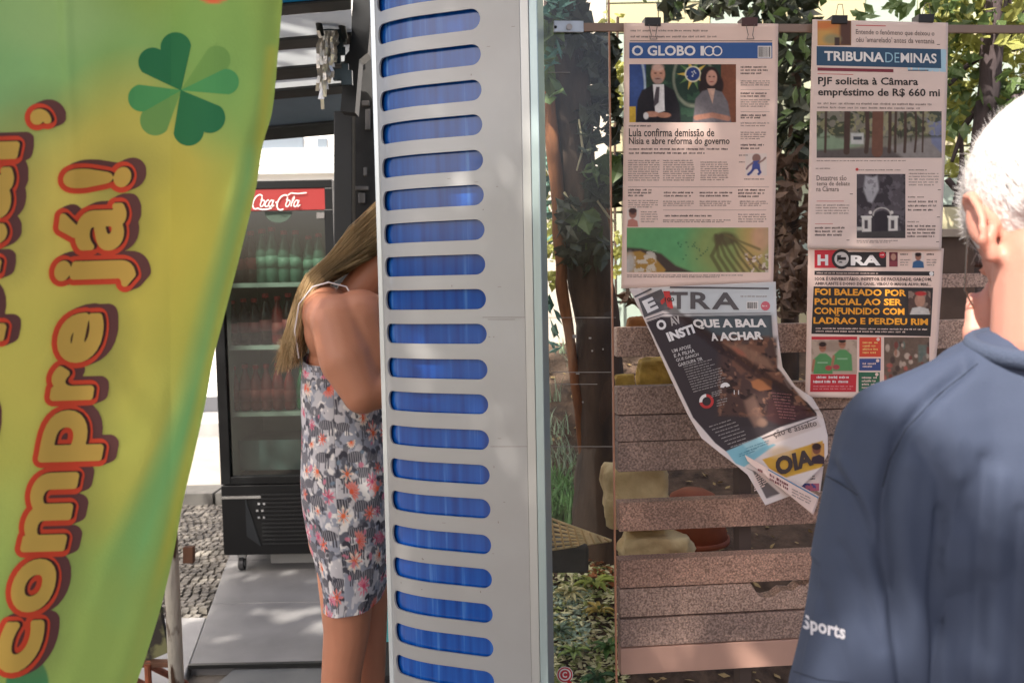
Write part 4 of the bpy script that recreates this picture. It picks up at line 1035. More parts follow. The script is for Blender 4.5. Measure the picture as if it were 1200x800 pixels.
# ================================================================== hanging rail and clips
rl = thing('hanging_rail', wall(940, 30), 'flat brown metal rail across the top that carries the clipped newspapers', 'rail')
za = wall(700, 25.5).z; zb = wall(700, 35.5).z
def rbox(name, x0, x1, z0, z1, d0, d1, m, parent, bv=.001):
    a = wall(x0, 31, d1); b = wall(x1, 31, d1); ex = WN*(d0-d1)
    o = MB().slab([(a.x, a.y, z0), (b.x, b.y, z0), (b.x, b.y, z1), (a.x, a.y, z1)], ex).build(name, m, parent); return bevel(o, bv) if bv else o
rbox('bar', 683, 1320, zb, za, -.014, -.008, mat('rail_brown', '8a7263', .45, metal=.3, var=.12, scale=6), rl)
rbox('bracket_plate', 649, 684, zb-.003, za+.003, -.009, -.004, mat('bracket_zinc', 'aeb4bc', .35, metal=.5, var=.2, scale=30), rl)
q = wall(667, 32, -.004); MB().tube([q, q+WN*.003], .0062, 16).build('screw', mat('screw_steel', '8f8782', .3, metal=.7), rl)
q = wall(651, 32, -.004); MB().tube([q, q+WN*.001], .003, 12).build('hole', mat('hole_dark', '222222', .8), rl)
M_clip = mat('clip_black', '211d1d', .35); M_wire = mat('clip_wire', '6f625c', .3, metal=.7)
CLIPS = [(764, 27, 'black binder clip holding the top left of the newspaper with the two seated officials', '1'), (877, 27, 'reddish-black binder clip holding the top right of the newspaper with the two seated officials', '2'),
         (982, 24.5, 'black binder clip over the small orange picture of the dark-blue masthead newspaper', '3'), (1083, 23, 'black binder clip at the top right corner of the dark-blue masthead newspaper', '4')]
def clips(d_paper):
    for px, py, lab, _ in CLIPS:
        c_ = wall(px, py, 0); root = thing('binder_clip', c_, lab, 'clip', 'clips on the rail')
        prof = [(d_paper+.004, -.0085), (d_paper+.006, .0085), (-.020, .0085), (-.018, -.0085)]
        P = []
        hw_ = 9.3*1.8/1000
        for s in (-1, 1):
            for d, z in prof: P.append(c_ + WU*(s*hw_) + WN*d + Vector((0, 0, z)))
        n = MB(); n.V = P; n.F = [(0, 1, 5, 4), (1, 2, 6, 5), (2, 3, 7, 6), (0, 3, 2, 1), (4, 5, 6, 7), (0, 4, 7, 3)]
        bevel(n.build('clip_body', M_clip if _ != '2' else mat('clip_redblack', '4a2826', .35), root), .0012)
        if py > 26:
            for s in (-1, 1):
                MB().tube([c_+WU*(s*.009)+WN*(d_paper+.006)+Vector((0, 0, -.006)), c_+WU*(s*.0045)+WN*(d_paper+.008)+Vector((0, 0, -.028)), c_+WU*(s*.0075)+WN*(d_paper+.008)+Vector((0, 0, -.036))], .0007, 6).build('wire_handle', M_wire, root)
            MB().tube([c_+WU*.0075+WN*(d_paper+.008)+Vector((0, 0, -.036)), c_-WU*.0075+WN*(d_paper+.008)+Vector((0, 0, -.036))], .0007, 6).build('wire_handle', M_wire, root)
        else:
            for s in (-1, 1):
                MB().tube([c_+WU*(s*.009)+WN*(d_paper+.004)+Vector((0, 0, .006)), c_+WU*(s*.0045)+WN*(d_paper+.006)+Vector((0, 0, .030))], .0007, 6).build('wire_handle', M_wire, root)
            MB().tube([c_+WU*.0045+WN*(d_paper+.006)+Vector((0, 0, .030)), c_-WU*.0045+WN*(d_paper+.006)+Vector((0, 0, .030))], .0007, 6).build('wire_handle', M_wire, root)
clips(.004)
# ================================================================== newspapers
M_pap = mat('newsprint', 'e6c8bb', .85, var=.03, scale=5, bump=.06, bscale=40)
M_pap2 = mat('newsprint_grey', 'e0c8be', .85, var=.03, scale=5, bump=.06, bscale=40)
M_ink = mat('ink_black', '2c2624', .7); M_inkg = mat('ink_grey', '8d7b74', .8); M_inkd = mat('ink_dark', '5b4c48', .8)
M_ired = mat('ink_red', 'c23a34', .7) if False else mat('print_red', 'c04040', .7)
M_iblue = mat('print_blue', '2f5590', .6); M_inavy = mat('print_navy', '2b4a66', .6); M_iwh = mat('print_white', 'e6dedb', .6)
M_pic = vmat('printed_picture', .7)
def npage(name, L, Rr, D, label, group, m=M_pap, cols=None, nx=36, ny=60, d0=.004):
    """sheet between a left and a right edge (rows of (x,y)); D(px,py) metres in front of the hanging plane"""
    def e(T, t):
        k = t*(len(T)-1); i = min(len(T)-2, int(k)); f = k-i; return (T[i][0]+(T[i+1][0]-T[i][0])*f, T[i][1]+(T[i+1][1]-T[i][1])*f)
    gx = np.zeros((ny+1, nx+1)); gy = np.zeros((ny+1, nx+1))
    for j in range(ny+1):
        a, b = e(L, j/ny), e(Rr, j/ny); gx[j] = np.linspace(a[0], b[0], nx+1); gy[j] = np.linspace(a[1], b[1], nx+1)
    root = thing(name, wall(*L[0]), label, 'newspaper', group)
    surf = lambda x, y, off: wall(x, y, D(x, y)+off)
    F = [(j*(nx+1)+i, j*(nx+1)+i+1, (j+1)*(nx+1)+i+1, (j+1)*(nx+1)+i) for j in range(ny) for i in range(nx)]
    c = None
    if cols: cv = Canvas(gx, gy); cols(cv); c = cv.c.reshape(-1, 3)
    o = pymesh('page', [surf(x, y, 0) for x, y in zip(gx.ravel().tolist(), gy.ravel().tolist())], F, m, root, True, c)
    s = o.modifiers.new('t', 'SOLIDIFY'); s.thickness = .0004; s.offset = 1 if False else -1
    return Page(root, surf)
GRP = 'newspapers clipped along the rail'
wave = lambda s: (lambda x, y: .004 + .0022*math.sin(x*.035+s) + .0018*math.sin(y*.03+s*2) + .0012*math.sin((x+y)*.05+s) + max(0, (y-200)/100)*.004)
# ---- page with blue masthead
g = npage('newspaper', [(731, 27), (731, 120), (730, 220), (728, 338)], [(912, 28), (911, 120), (909, 220), (906, 332)], wave(1), 'newspaper with blue masthead, two seated officials and green aerial picture', GRP)
g.lines('small_print', [(739, 34, 842, 38.5), (739, 41, 866, 45.5)], M_inkg, pitch=4)
g.rect('rule', (738, 47.8, 905, 48.6), M_inkd)
g.rect('masthead', (737.5, 50, 905, 68.7), M_iblue)
g.text('masthead_lettering', 'O GLOBO', (740.5, 53.6, 815, 65.6), M_iwh, .0014, bold=.03)
g.text('masthead_lettering', '1', (821, 54.2, 825, 65.4), M_iwh, .0014, bold=.015)
disc(g, 'masthead_ring', 831, 60, 6, M_iwh, .0014, r2=4.5); disc(g, 'masthead_ring', 840.5, 60, 6, M_iwh, .0016, r2=4.5)
def barcode(pg, x0, y0, x1, y1, m=M_ink, base=True):
    if base: pg.rect('barcode_field', (x0-1, y0-1, x1+1, y1+1), M_iwh, .0009)
    P = []; F = []; x = x0
    while x < x1:
        w_ = rnd.choice([.5, .8, 1.2]); k = len(P); P += [(x, y0), (x+w_, y0), (x+w_, y1), (x, y1)]; F.append((k, k+1, k+2, k+3)); x += w_+rnd.choice([.5, .9])
    pg.mesh('barcode', P, F, m, .0012)
barcode(g, 889, 55, 903, 67)
def ph1(c):
    c.fill('27392f'); c.rect(737, 75, 757, 144, '33477a'); c.ell(735, 105, 22, 60, 'b9c4cc', .8, inner=.9, soft=2); c.rect(737, 125, 745, 144, 'c8a23a')
    c.blotch(9, .55, '35503d', .8, 3, region=(c.x-757)); c.rect(845, 75, 863, 144, '7a4a36'); c.mottle(4, .1, 4)
    c.ell(812, 92, 24, 34, '9fa08a', .5, inner=.88, soft=2)
    for k in range(10):                       # green and gold rosette behind the table
        a = 6.283*k/10; c.poly([(812+7*math.cos(a-.35), 87+7*math.sin(a-.35)), (812+19*math.cos(a), 87+19*math.sin(a)), (812+7*math.cos(a+.35), 87+7*math.sin(a+.35))], 'c9a84e' if k % 2 else '5f7c4a')
    c.ell(812, 87, 9.5, 9.5, 'd8cfae'); c.ell(812, 87, 8, 8, '2c3f78')
    for k in range(8): c.ell(808+rnd.uniform(-3, 9), 84+rnd.uniform(-3, 8), .6, .6, 'e8e6e0')
    # seated figure in dark suit
    c.poly([(745, 144), (747, 118), (752, 106), (764, 100), (779, 100), (790, 106), (796, 122), (798, 144)], '211d22', soft=1.5)
    c.poly([(765, 99), (778, 99), (779, 130), (768, 134)], 'd8d2cf'); c.poly([(769, 102), (773, 102), (772, 120), (766, 126), (767, 112)], '4b4246')
    c.ell(771, 87, 8.3, 11.5, 'b98770', soft=1.5); c.ell(771, 79, 7, 4.5, 'cfaea0', .6, soft=2); c.ell(771, 94.5, 5.5, 4, '9b8983', .6, soft=2); c.ell(768, 86, 1.5, .8, '4a2f28'); c.ell(774.5, 86, 1.5, .8, '4a2f28'); c.ell(771, 92.5, 3, .8, '6b3a34')
    c.ell(764, 134, 9, 3.4, 'b5826c'); c.ell(778, 135, 8, 3.2, 'a9765f'); c.ell(757, 136, 3, 4, 'd8d2cf')
    # seated woman in grey jacket
    c.ell(832, 92, 11.5, 14, '2e2020', soft=1.5); c.ell(825, 103, 6, 10, '2e2020', soft=2); c.ell(843, 100, 5, 10, '2e2020', soft=2)
    c.poly([(812, 144), (815, 116), (823, 107), (834, 104), (846, 108), (853, 120), (857, 144)], '70696c', soft=1.5); c.poly([(829, 104), (838, 104), (835, 122)], 'c09a88')
    c.ell(834, 91.5, 6.3, 9, 'c08f7c', soft=1.3); c.ell(831.5, 90, 1.3, .7, '3c2824'); c.ell(836.5, 90, 1.3, .7, '3c2824'); c.ell(834, 96, 2.2, .7, '8a3c3c')
    c.line([(816, 138), (835, 135), (853, 139)], 6, 'b07c68', soft=1.5); c.mottle(2.2, .16, 8); c.mottle(7, .12, 9)
g.paint('front_photo', (737.5, 75.5, 862.5, 143.5), ph1, M_pic)
g.lines('small_print', [(737, 146, 768, 149.5)], M_inkd, pitch=3.5)
g.text('headline', 'Lula confirma demissão de', (737, 150.6, 837, 160.2), M_ink, bold=.012, res=2)
g.text('headline', 'Nísia e abre reforma do governo', (737, 161, 855, 171.6), M_ink, bold=.012, res=2)
g.lines('small_print', [(737, 172.5, 853, 182)], M_inkd, pitch=4.6, ink=.36)
g.lines('small_print', [(868, 77, 900, 88), (868, 108, 899, 114.5), (868, 134, 898, 139.5), (868, 168, 896, 176), (736, 221, 763, 231), (778, 224, 812, 231.5), (820, 224, 858, 231.5), (865, 221, 896, 232), (779, 251, 845, 255)], M_inkd, pitch=3.6, ink=.45)
g.lines('small_print', [(868, 94, 902, 101), (868, 116, 902, 126), (868, 143, 902, 149), (868, 154, 898, 164), (736, 187, 773, 212.5), (777, 187, 814, 212.5), (821, 189, 854, 212), (736, 234, 771, 244), (777, 235, 813, 242), (820, 235, 857, 242), (867, 235, 900, 242), (751, 247, 771, 261), (777, 257, 858, 261), (865, 250, 898, 261), (735, 321.5, 870, 325.5)], M_inkg, pitch=2.6, ink=.42)
g.rect('rule', (736, 219, 901, 219.5), M_inkg); g.rect('rule', (868, 105, 902, 105.4), M_inkg); g.rect('rule', (868, 131, 902, 131.4), M_inkg); g.rect('rule', (777, 246, 898, 246.4), M_inkg)
def fig(c):
    c.fill('decac0'); c.ell(886.5, 185.5, 5, 5.2, '8e6a60', soft=1.2); c.poly([(882, 189), (890, 188), (891, 198), (881, 199)], '4a5390'); c.line([(889, 191), (894, 188), (897, 185)], 2, '8e6a60'); c.line([(882, 191), (877, 195), (875, 198)], 2.2, '8a6a70')
    c.line([(883, 198), (880, 202), (877, 204.5)], 3, '414a88'); c.line([(889, 198), (891, 202), (889, 204)], 3, '414a88')
g.paint('printed_figure', (873.5, 180, 898.5, 206), fig, M_pic, res=1.5)
g.lines('small_print', [(866, 180, 880, 184), (866, 188, 874, 192), (872, 209, 900, 211)], M_inkg, pitch=3)
def port(c): c.fill('decac0'); c.ell(741.5, 250, 4.6, 6, '9a6a5a'); c.ell(741.5, 247, 4.8, 3.2, '4a3532'); c.poly([(735, 266), (736, 258), (741, 256), (747, 259), (748, 266)], 'b87a6c'); c.line([(739, 251), (744, 251)], .8, '3c2824')
g.paint('printed_portrait', (734.5, 244, 749, 266), port, M_pic, res=1.6)
def ph2(c):
    c.fill('6f9a62'); c.ell(790, 285, 70, 26, '5c9a66', .8, soft=25); c.ell(850, 290, 40, 36, '8e8c50', .7, soft=22); c.rect(868, 260, 901, 320, 'c79a62', .7, soft=18); c.ell(893, 278, 12, 16, 'd09a86', .6, soft=8)
    c.poly([(734, 290), (752, 291), (775, 297), (792, 311), (812, 319), (734, 320)], '4a3c34', soft=3); c.poly([(734, 296), (750, 294), (768, 303), (780, 316), (778, 320), (734, 320)], 'a8803f', soft=2); c.blotch(5, .52, 'cfc3b4', .8, 5, region=np.minimum(770-c.x, c.y-293)/3)
    c.ell(738, 308, 6, 12, 'b7b2ae', .8, soft=4)
    for k in range(7): c.line([(848+rnd.uniform(-10, 10), 276), (848+k*8-14, 300), (846+k*9, 320)], 4.5-k*.35, '5a5034', .75, soft=2)
    c.ell(850, 280, 14, 8, '564a34', .85, soft=4); c.line([(850, 275), (870, 284), (890, 292)], 3, '6b5f3c', .8, soft=2)
    for k in range(22): c.ell(rnd.uniform(788, 830), rnd.uniform(280, 304), rnd.uniform(.5, 1.3), .8, '33553f', .8)
    c.blotch(4, .6, 'd8c4b8', .8, 12, region=np.minimum(c.x-872, c.y-296)/3); c.blotch(3, .62, '6a4a4a', .7, 14, region=np.minimum(c.x-874, c.y-298)/3); c.mottle(7, .09, 6)
g.paint('aerial_photo', (734.5, 266.7, 900.5, 319), ph2, M_pic)

# ---- page with dark blue masthead (upper right)
t = npage('newspaper', [(952, 23), (950, 100), (948, 190), (946, 291)], [(1111, 27), (1110, 100), (1107, 190), (1103, 293)], wave(3), 'newspaper with dark-blue masthead and tree-lined street picture, clipped at far right of rail', GRP, M_pap2)
def q4(x0, y0, x1, y1, s=.022): return [(x0, y0), (x1, y0+s*(x1-x0)), (x1, y1+s*(x1-x0)), (x0, y1)]
def phs(c): c.fill('c08a50'); c.rect(958, 24, 975, 54, 'c99a58', soft=8); c.rect(984, 24, 998, 54, '5b4038', soft=4); c.ell(965, 30, 14, 5, 'd06a40', .7, soft=5); c.ell(975, 46, 10, 6, '8a8a6a', .8, soft=4); c.rect(978, 44, 984, 54, '4a3a36')
t.paint('top_photo', (958, 24.5, 997.5, 53.5), phs, M_pic)
t.rect('rule', q4(1003, 29.4, 1038, 30.4), M_ired)
t.text('teaser', 'Entende o fenômeno que deixou o', q4(1003, 34.4, 1095, 42), M_inkd, bold=.0, res=2)
t.text('teaser', "céu 'amarelado' antes da ventania", q4(1003, 43, 1095, 49.4), M_inkd, bold=.0, res=2)
t.rect('tint_strip', [(1102, 57.5), (1109.5, 58), (1109, 84.5), (1060, 82.6), (1060, 79.3), (1102, 80.6)][:0] or [(1060, 57), (1109.5, 58), (1109, 84.6), (1060, 83)], mat('tint_blue', 'a9c6d6', .8), .0004)
t.rect('masthead', [(957, 54.4), (1102.5, 57.8), (1103, 80.2), (957, 76.8)], M_inavy)
t.text('masthead_lettering', 'TRIBUNA', [(966, 60), (1036, 61.6), (1036, 73.2), (966, 71.4)], M_iwh, .0014, bold=.03)
t.text('masthead_lettering', 'DE', [(1037.5, 61.7), (1054, 62.1), (1054, 73.6), (1037.5, 73.2)], mat('print_pale_blue', '9cc0d0', .6), .0014, bold=-.004)
t.text('masthead_lettering', 'MINAS', [(1055.5, 62.1), (1097.6, 63.1), (1097.6, 74.6), (1055.5, 73.6)], M_iwh, .0014, bold=.022)
t.rect('rule', q4(958, 79.3, 1047, 83), mat('print_wine', '7e2f3a', .7), .0009); t.rect('rule', q4(1064, 82, 1088, 83.2, 0), M_inavy, .0011); t.rect('rule', q4(958, 86.3, 1000, 87), M_ired)
t.text('headline', 'PJF solicita à Câmara', q4(958.6, 90.3, 1076, 101.8, .008), M_ink, bold=.022, res=2)
t.text('headline', 'empréstimo de R$ 660 mi', q4(958.6, 103, 1101.5, 114.8, .008), M_ink, bold=.022, res=2)
t.lines('small_print', [(958, 119, 1092, 128.5, .01)], M_inkg, pitch=4.6, ink=.4)
def ph3(c):
    c.fill('7a7468'); c.poly([(956, 150), (985, 162), (1010, 170), (956, 186)], '7f8f76', soft=5); c.poly([(956, 176), (1040, 172), (1104, 178), (1104, 188), (956, 188)], '5c5350', soft=3); c.poly([(1040, 172), (1104, 158), (1104, 186), (1060, 186)], '8a827e', soft=4)
    c.poly([(1086, 134), (1104, 132), (1104, 180), (1092, 168)], '767a94', soft=3)
    c.blotch(9, .46, '3d4230', .9, 21, region=(163-c.y)/4); c.blotch(5, .55, '97906a', .6, 22, region=(160-c.y)/4)
    for x, w_ in ((968, 3), (993, 7), (1016, 5), (1029, 13), (1043, 4), (1050, 3), (1061, 3.5), (1073, 2.5), (1082, 2)): c.line([(x, 130), (x+rnd.uniform(-1, 1), 160), (x-1, 178)], w_, '4a3830' if w_ < 12 else '6d4a3c', soft=1)
    c.rect(997, 156, 1012, 169, 'c2c0bc', .85, soft=2); c.rect(1000, 160, 1010, 164, '494b50')
    for k in range(10): c.ell(rnd.uniform(1045, 1085), rnd.uniform(150, 172), 1, 3, '39302c', .8)
    c.mottle(4, .13, 24)
t.paint('street_photo', (957, 130.5, 1103.5, 185), ph3, M_pic)
t.lines('small_print', [(957, 187, 1085, 190)], M_inkg, pitch=2.6)
t.text('teaser', 'Desastres são', (957, 205.5, 992, 211.6), M_inkd, res=2); t.text('teaser', 'tema de debate', (957, 212.6, 996, 217.6), M_inkd, res=2); t.text('teaser', 'na Câmara', (956.5, 218.6, 983, 224.4), M_inkd, res=2)
t.lines('small_print', [(956, 195, 974, 200), (1004, 197, 1060, 201.6), (956, 239, 995, 251.5), (1065, 198, 1090, 200.6), (1065, 202, 1100, 218.5), (1064, 230, 1086, 232), (1063, 259, 1078, 261)], M_inkg, pitch=3.4, ink=.36)
t.lines('small_print', [(955, 265, 990, 277.5), (1064, 234, 1098, 248.5), (1063, 263, 1096, 279)], M_inkd, pitch=4.2, ink=.42)
t.rect('rule', (957, 235.5, 989, 236.1), M_ired); t.rect('rule', (955, 262, 976, 262.5), M_ired)
disc(t, 'bullet', 1004.3, 198.6, 1.8, M_ired, .001)
def ph4(c):
    c.fill('3b3438'); c.blotch(12, .5, '544c50', .9, 31); c.poly([(1014, 206), (1022, 208), (1028, 206), (1030, 222), (1022, 238), (1017, 236), (1012, 222)], 'a8a4a8', .9, soft=2.5); c.blotch(5, .6, '6a6268', .6, 33)
    c.ell(1033.5, 252, 11, 9, 'b9b2ac', inner=.86, soft=1); c.rect(1020, 253, 1047, 280, '3a3438'); c.ell(1033.5, 254.5, 9.4, 7.6, '332d31'); c.rect(1025, 255, 1042, 272, '332d31')
    for x in (1010, 1041): c.rect(x, 254.5, x+11, 272, 'cfc8c2'); c.rect(x+3, 258, x+7, 268, '4a4246'); c.rect(x-1, 253, x+12, 255, 'd8d2cc')
    c.ell(1020, 249, 2, 2, 'd0c8c2'); c.ell(1045, 249, 2, 2, 'd0c8c2'); c.rect(1004, 266, 1011, 270, 'bdb6b0'); c.poly([(1004, 272), (1061, 270), (1061, 280), (1004, 280)], '45403f'); c.mottle(4, .12, 35)
t.paint('gate_photo', (1004, 204, 1061, 279), ph4, M_pic)
t.lines('small_print', [(1004, 281, 1052, 285)], M_inkg, pitch=2.4)
for a, b in ((996, 227), (1099, 222), (1098, 254), (992, 281), (1097, 283), (1098, 52)): t.rect('rule', (a, b, a+3.5, b+.8), M_inkd)

# ---- tabloid under it
h = npage('newspaper', [(947, 289), (946, 340), (945, 400), (943.5, 465)], [(1106, 291), (1103, 340), (1099, 400), (1092, 468)], lambda x, y: .0005 + .0016*math.sin(x*.04+2) + .0014*math.sin(y*.04) + .004*max(0, (y-300)/100), 'tabloid with red-black masthead and orange capitals below the dark-blue masthead newspaper', GRP, M_pap)
M_hred = mat('print_bright_red', 'c62a34', .6); M_blk = mat('print_black', '2b2220', .6); M_or = mat('print_orange', 'eea02c', .6)
h.rect('masthead', (954.5, 293, 982, 314), M_hred); h.rect('masthead', (981, 295.3, 1038.5, 313), M_blk, .0009)
disc(h, 'masthead_disc', 986.2, 303.5, 11.6, M_blk, .0012); disc(h, 'masthead_disc', 986.2, 303.5, 8.4, mat('print_grey', 'c9bfba', .6), .0014)
def globe(c): c.fill('c9bfba'); c.blotch(5, .5, '4e4a4a', 1, 41); c.line([(981, 303), (991, 303)], 3.4, '2b2220')
h.paint('globe_print', (981, 299, 991.5, 308), globe, M_pic, .0016, 2)
h.text('masthead_lettering', 'H', (958, 298.4, 970.5, 311), M_iwh, .0016, bold=.05); h.text('masthead_lettering', 'RA', (997, 299, 1032, 311), M_iwh, .0018, bold=.045)
disc(h, 'badge', 1034, 298.6, 3.8, M_hred, .002); h.lines('badge_print', [(1031.5, 297.5, 1036.5, 300)], M_iwh, .0022, pitch=2.6)
h.paint('printed_portrait', (1042, 295.5, 1052, 312.5), lambda c: (c.fill('6b3038'), c.ell(1047, 301, 3, 4, 'b98a78'), c.rect(1042, 306, 1052, 313, '8a4048')), M_pic, res=1.6)
h.paint('printed_portrait', (1069, 296, 1083, 314), lambda c: (c.fill('decac0'), c.poly([(1069, 314), (1070, 307), (1076, 304), (1082, 307), (1083, 314)], '3f5f86'), c.ell(1076, 300.5, 3.6, 4.8, '9c6a58'), c.ell(1076, 298, 3.8, 2.6, '32221f')), M_pic, res=1.8)
h.lines('small_print', [(1055, 296, 1066, 300), (1086, 296, 1096, 300)], M_ink, pitch=3.6); h.lines('small_print', [(1055, 303, 1067, 312), (1086, 303, 1097, 312)], M_inkg, pitch=2.8)
h.rect('rule_bar', q4(954.5, 317.3, 1094.5, 322.2, .006), M_blk); h.lines('bar_print', [(957, 318.6, 1040, 321.2, .006)], M_pap, .0012, pitch=2.6); disc(h, 'bar_dot', 1091.5, 320.6, 2.5, M_iwh, .0014)
h.text('strapline', 'IGOR É UNIVERSITÁRIO, INSPETOR DE FACULDADE, GARÇOM,', q4(955, 323.8, 1092, 329.6, .004), M_inkd, bold=.03, res=1)
h.text('strapline', 'AMBULANTE E DONO DE CANIL. VIROU O MAIOR ALVO, MAS...', q4(955, 330.2, 1091, 334.6, .008), M_inkd, bold=.03, res=1)
h.rect('headline_block', [(953.5, 335.6), (1093.5, 337), (1090.5, 394), (950.8, 391)], M_blk)
for s_, bx in (('FOI BALEADO POR', [(955, 337.8), (1062, 339.3), (1062, 347.2), (955, 345.8)]), ('POLICIAL AO SER', [(954.6, 349.2), (1057, 350), (1057, 358), (954.6, 357.2)]), ('CONFUNDIDO COM', [(954.3, 360), (1060, 361), (1060, 369), (954.3, 368)]), ('LADRAO E PERDEU RIM', [(953.3, 371.4), (1087.5, 373.2), (1087.5, 381), (953.3, 379.2)]), ('~', [(978.6, 368.6), (984, 368.7), (984, 370.4), (978.6, 370.3)])):
    h.text('headline', s_, bx, M_or, .0014, bold=.035, res=2)
h.lines('small_print', [(956, 383, 1086, 389.6, .01)], M_pap, .0012, pitch=3.6, ink=.35)
def ph5(c): c.fill('8a7468'); c.blotch(7, .5, '4e3a34', .9, 51); c.ell(1078, 352, 6, 8, 'b08470'); c.ell(1079, 344, 6.5, 2.6, 'b83a38'); c.poly([(1066, 369), (1069, 361), (1078, 359), (1088, 362), (1090, 369)], 'c8c0ba'); c.mottle(3, .2, 52)
h.paint('inset_photo', (1064.5, 341, 1090.5, 368.5), ph5, M_pic, .0014)
h.rect('red_bar', (951, 394.3, 1004.5, 397.8), M_hred)
def ph6(c):
    c.fill('b9a08e'); c.rect(966, 400, 990, 412, 'a08878', soft=3); c.blotch(10, .6, '9a8272', .6, 61)
    for x, y in ((964, 407), (987, 402.5)):
        c.ell(x, y, 4.2, 5.6, 'a87058'); c.ell(x, y-3.6, 4.4, 3, '3a2824'); c.poly([(x-11, y+32), (x-10, y+13), (x-3, y+7), (x+4, y+7), (x+11, y+13), (x+12, y+32)], '5c8f5a', soft=1.2); c.line([(x-10, y+15), (x-12, y+27)], 3, 'a87058'); c.line([(x-3, y+1), (x+3, y+1)], 1, '6a3c34'); c.rect(x-6, y+17, x+6, y+18.5, 'a8c0a0', .7)
    c.ell(971, 431, 4, 3, 'b04a48'); c.ell(980, 430, 4, 3, 'a84a50'); c.mottle(3, .06, 62)
h.paint('green_shirt_photo', (950.8, 398, 1004.3, 438), ph6, M_pic)
h.rect('red_block', [(950, 438.3), (1003.8, 438.3), (1003, 459), (949.3, 459)], M_hred); h.lines('small_print', [(957, 440.3, 996, 443.8), (953, 445, 1000, 449.6)], M_iwh, .0012, pitch=4.4, ink=.5); h.lines('small_print', [(953, 451, 1000, 457)], mat('print_pink', 'd88a88', .6), .0012, pitch=2.8)
for bx, col, n_ in (((1007, 395, 1032.5, 418), 'd8482c', 4), ((1007, 420, 1032, 434), '3c4a80', 2), ((1006, 436, 1031, 459), '2e6144', 4)):
    h.rect('side_box', bx, mat('box_'+col, col, .6)); h.lines('small_print', [(bx[0]+4, bx[1]+4.5, bx[2]-4, bx[3]-3)], M_pap if col != 'd8482c' else mat('print_cream', 'e8c070', .6), .0012, pitch=4.2, ink=.4); disc(h, 'box_dot', bx[2]-3.5, bx[1]+2.5, 2, M_pap, .0014)
def ph7(c):
    c.fill('6e5a4e')
    for k in range(42): c.ell(rnd.uniform(1036, 1089), rnd.uniform(400, 447), rnd.uniform(1.5, 3.6), rnd.uniform(2, 4.5), rnd.choice(['9c6a54', '7a3c36', 'c0a898', '4a3a36', '6b7a70', 'a85a50']), .85, soft=1.3)
    c.rect(1076, 404, 1086, 424, '66756e', .7, soft=2); c.mottle(3, .2, 72)
h.paint('crowd_photo', (1036, 395, 1089, 448), ph7, M_pic)

# ---- torn, curled newspaper hanging at the bottom
def crease(x, y):                       # signed distance to the diagonal fold (positive = lower left flap)
    ax, ay, bx, by = 757, 343, 935, 470; L = math.hypot(bx-ax, by-ay)
    return ((x-ax)*-(by-ay) + (y-ay)*(bx-ax))/L
def De(x, y):
    s = crease(x, y)
    d = .010 + .0022*math.sin(x*.05) + max(0, (y-345)/100)*.022
    if s > 0: d += .010*(1-math.exp(-s/9)) + .00016*s + .006*math.sin(s*.05)
    else: d += .016*(1-math.exp(s/26))
    r = x - (906 + max(0, y-395)*.55)
    if y < 480: d += .012*math.exp(-(r/9)**2)*min(1, max(0, (y-350)/60))
    if y > 500: d += .0006*(y-500)
    return d
def exc(c):
    c.fill('d8c8c2'); c.poly([(765, 338), (912, 328), (912, 372), (790, 372)], 'bccbd2', .6, soft=14)
    dark = [(757.5, 377), (775, 371), (904, 369), (906, 400), (911, 432), (924, 455), (946, 471), (957, 484), (957, 487), (915, 500), (892, 511), (851, 529), (838, 519), (826, 505), (812, 489), (790, 443)]
    c.poly(dark, '41383a', soft=.9); inside = (c.y-372)/3
    c.poly([(812, 370), (904, 369), (906, 400), (909, 425), (880, 415), (835, 392)], '566066', .8, soft=10)
    m = np.minimum.reduce([(c.x-838)/10, (c.y-392)/6, (489-c.y)/4, (912+np.maximum(0, c.y-430)*.8-c.x)/3, (c.x*.0+1)*3])
    c.put(np.clip(m, 0, 1), '553e38', .9); 
    n = noise2(c.x, c.y, 16, 81); c.put(np.minimum(m, (n-.52)/.05), '7a5444', .8); n = noise2(c.x, c.y, 8, 82); c.put(np.minimum(m, (n-.60)/.05), '2c2020', .8); n = noise2(c.x, c.y, 6, 83); c.put(np.minimum(m, (n-.66)/.05), 'a87a62', .6)
    c.poly([(848, 402), (872, 404), (900, 420), (908, 434), (880, 424), (858, 412)], '8e6a58', .8, soft=5); c.ell(866, 412, 9, 3, 'a4604e', .7, rot=35, soft=3); c.poly([(880, 447), (893, 442), (905, 446), (904, 456), (890, 458), (882, 454)], 'b0714a', 1, soft=1.5)
    c.poly([(872, 470), (884, 462), (890, 480), (896, 496), (884, 500), (876, 486)], '8a6a5c', .7, soft=4); c.ell(893, 495, 6, 5, '9c7a68', .7, soft=3)
    c.poly([(900, 466), (940, 476), (955, 487), (915, 498), (898, 492)], '4e3030', .85, soft=4)
    c.poly([(851, 528.5), (892, 511.5), (909, 521), (872, 547), (862, 543)], '7fb0bd', soft=1.2); c.poly([(870, 520), (890, 513), (900, 520), (880, 532)], 'a5c9d0', .8, soft=3)
    c.poly([(892, 512), (958, 492), (962, 500), (900, 522)], 'cdb9b0', soft=1.5)
    c.poly([(893, 538), (964, 516), (967, 546), (912, 562)], 'c99a3e', soft=1.2); c.ell(915, 530, 14, 7, 'd0b08a', .7, soft=5)
    c.poly([(875, 548), (882, 552), (898, 584), (914, 578), (885, 552)], '4b4040', .9, soft=1.5)
    # shadow of the fold, painted dark into the page colour along the crease
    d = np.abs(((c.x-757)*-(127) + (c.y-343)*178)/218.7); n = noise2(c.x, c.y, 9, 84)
    c.put(np.minimum((4.5+5*n-d)/3, (c.x-768)/6)*np.where(c.x < 930, 1, 0), '3a2a28', .75)
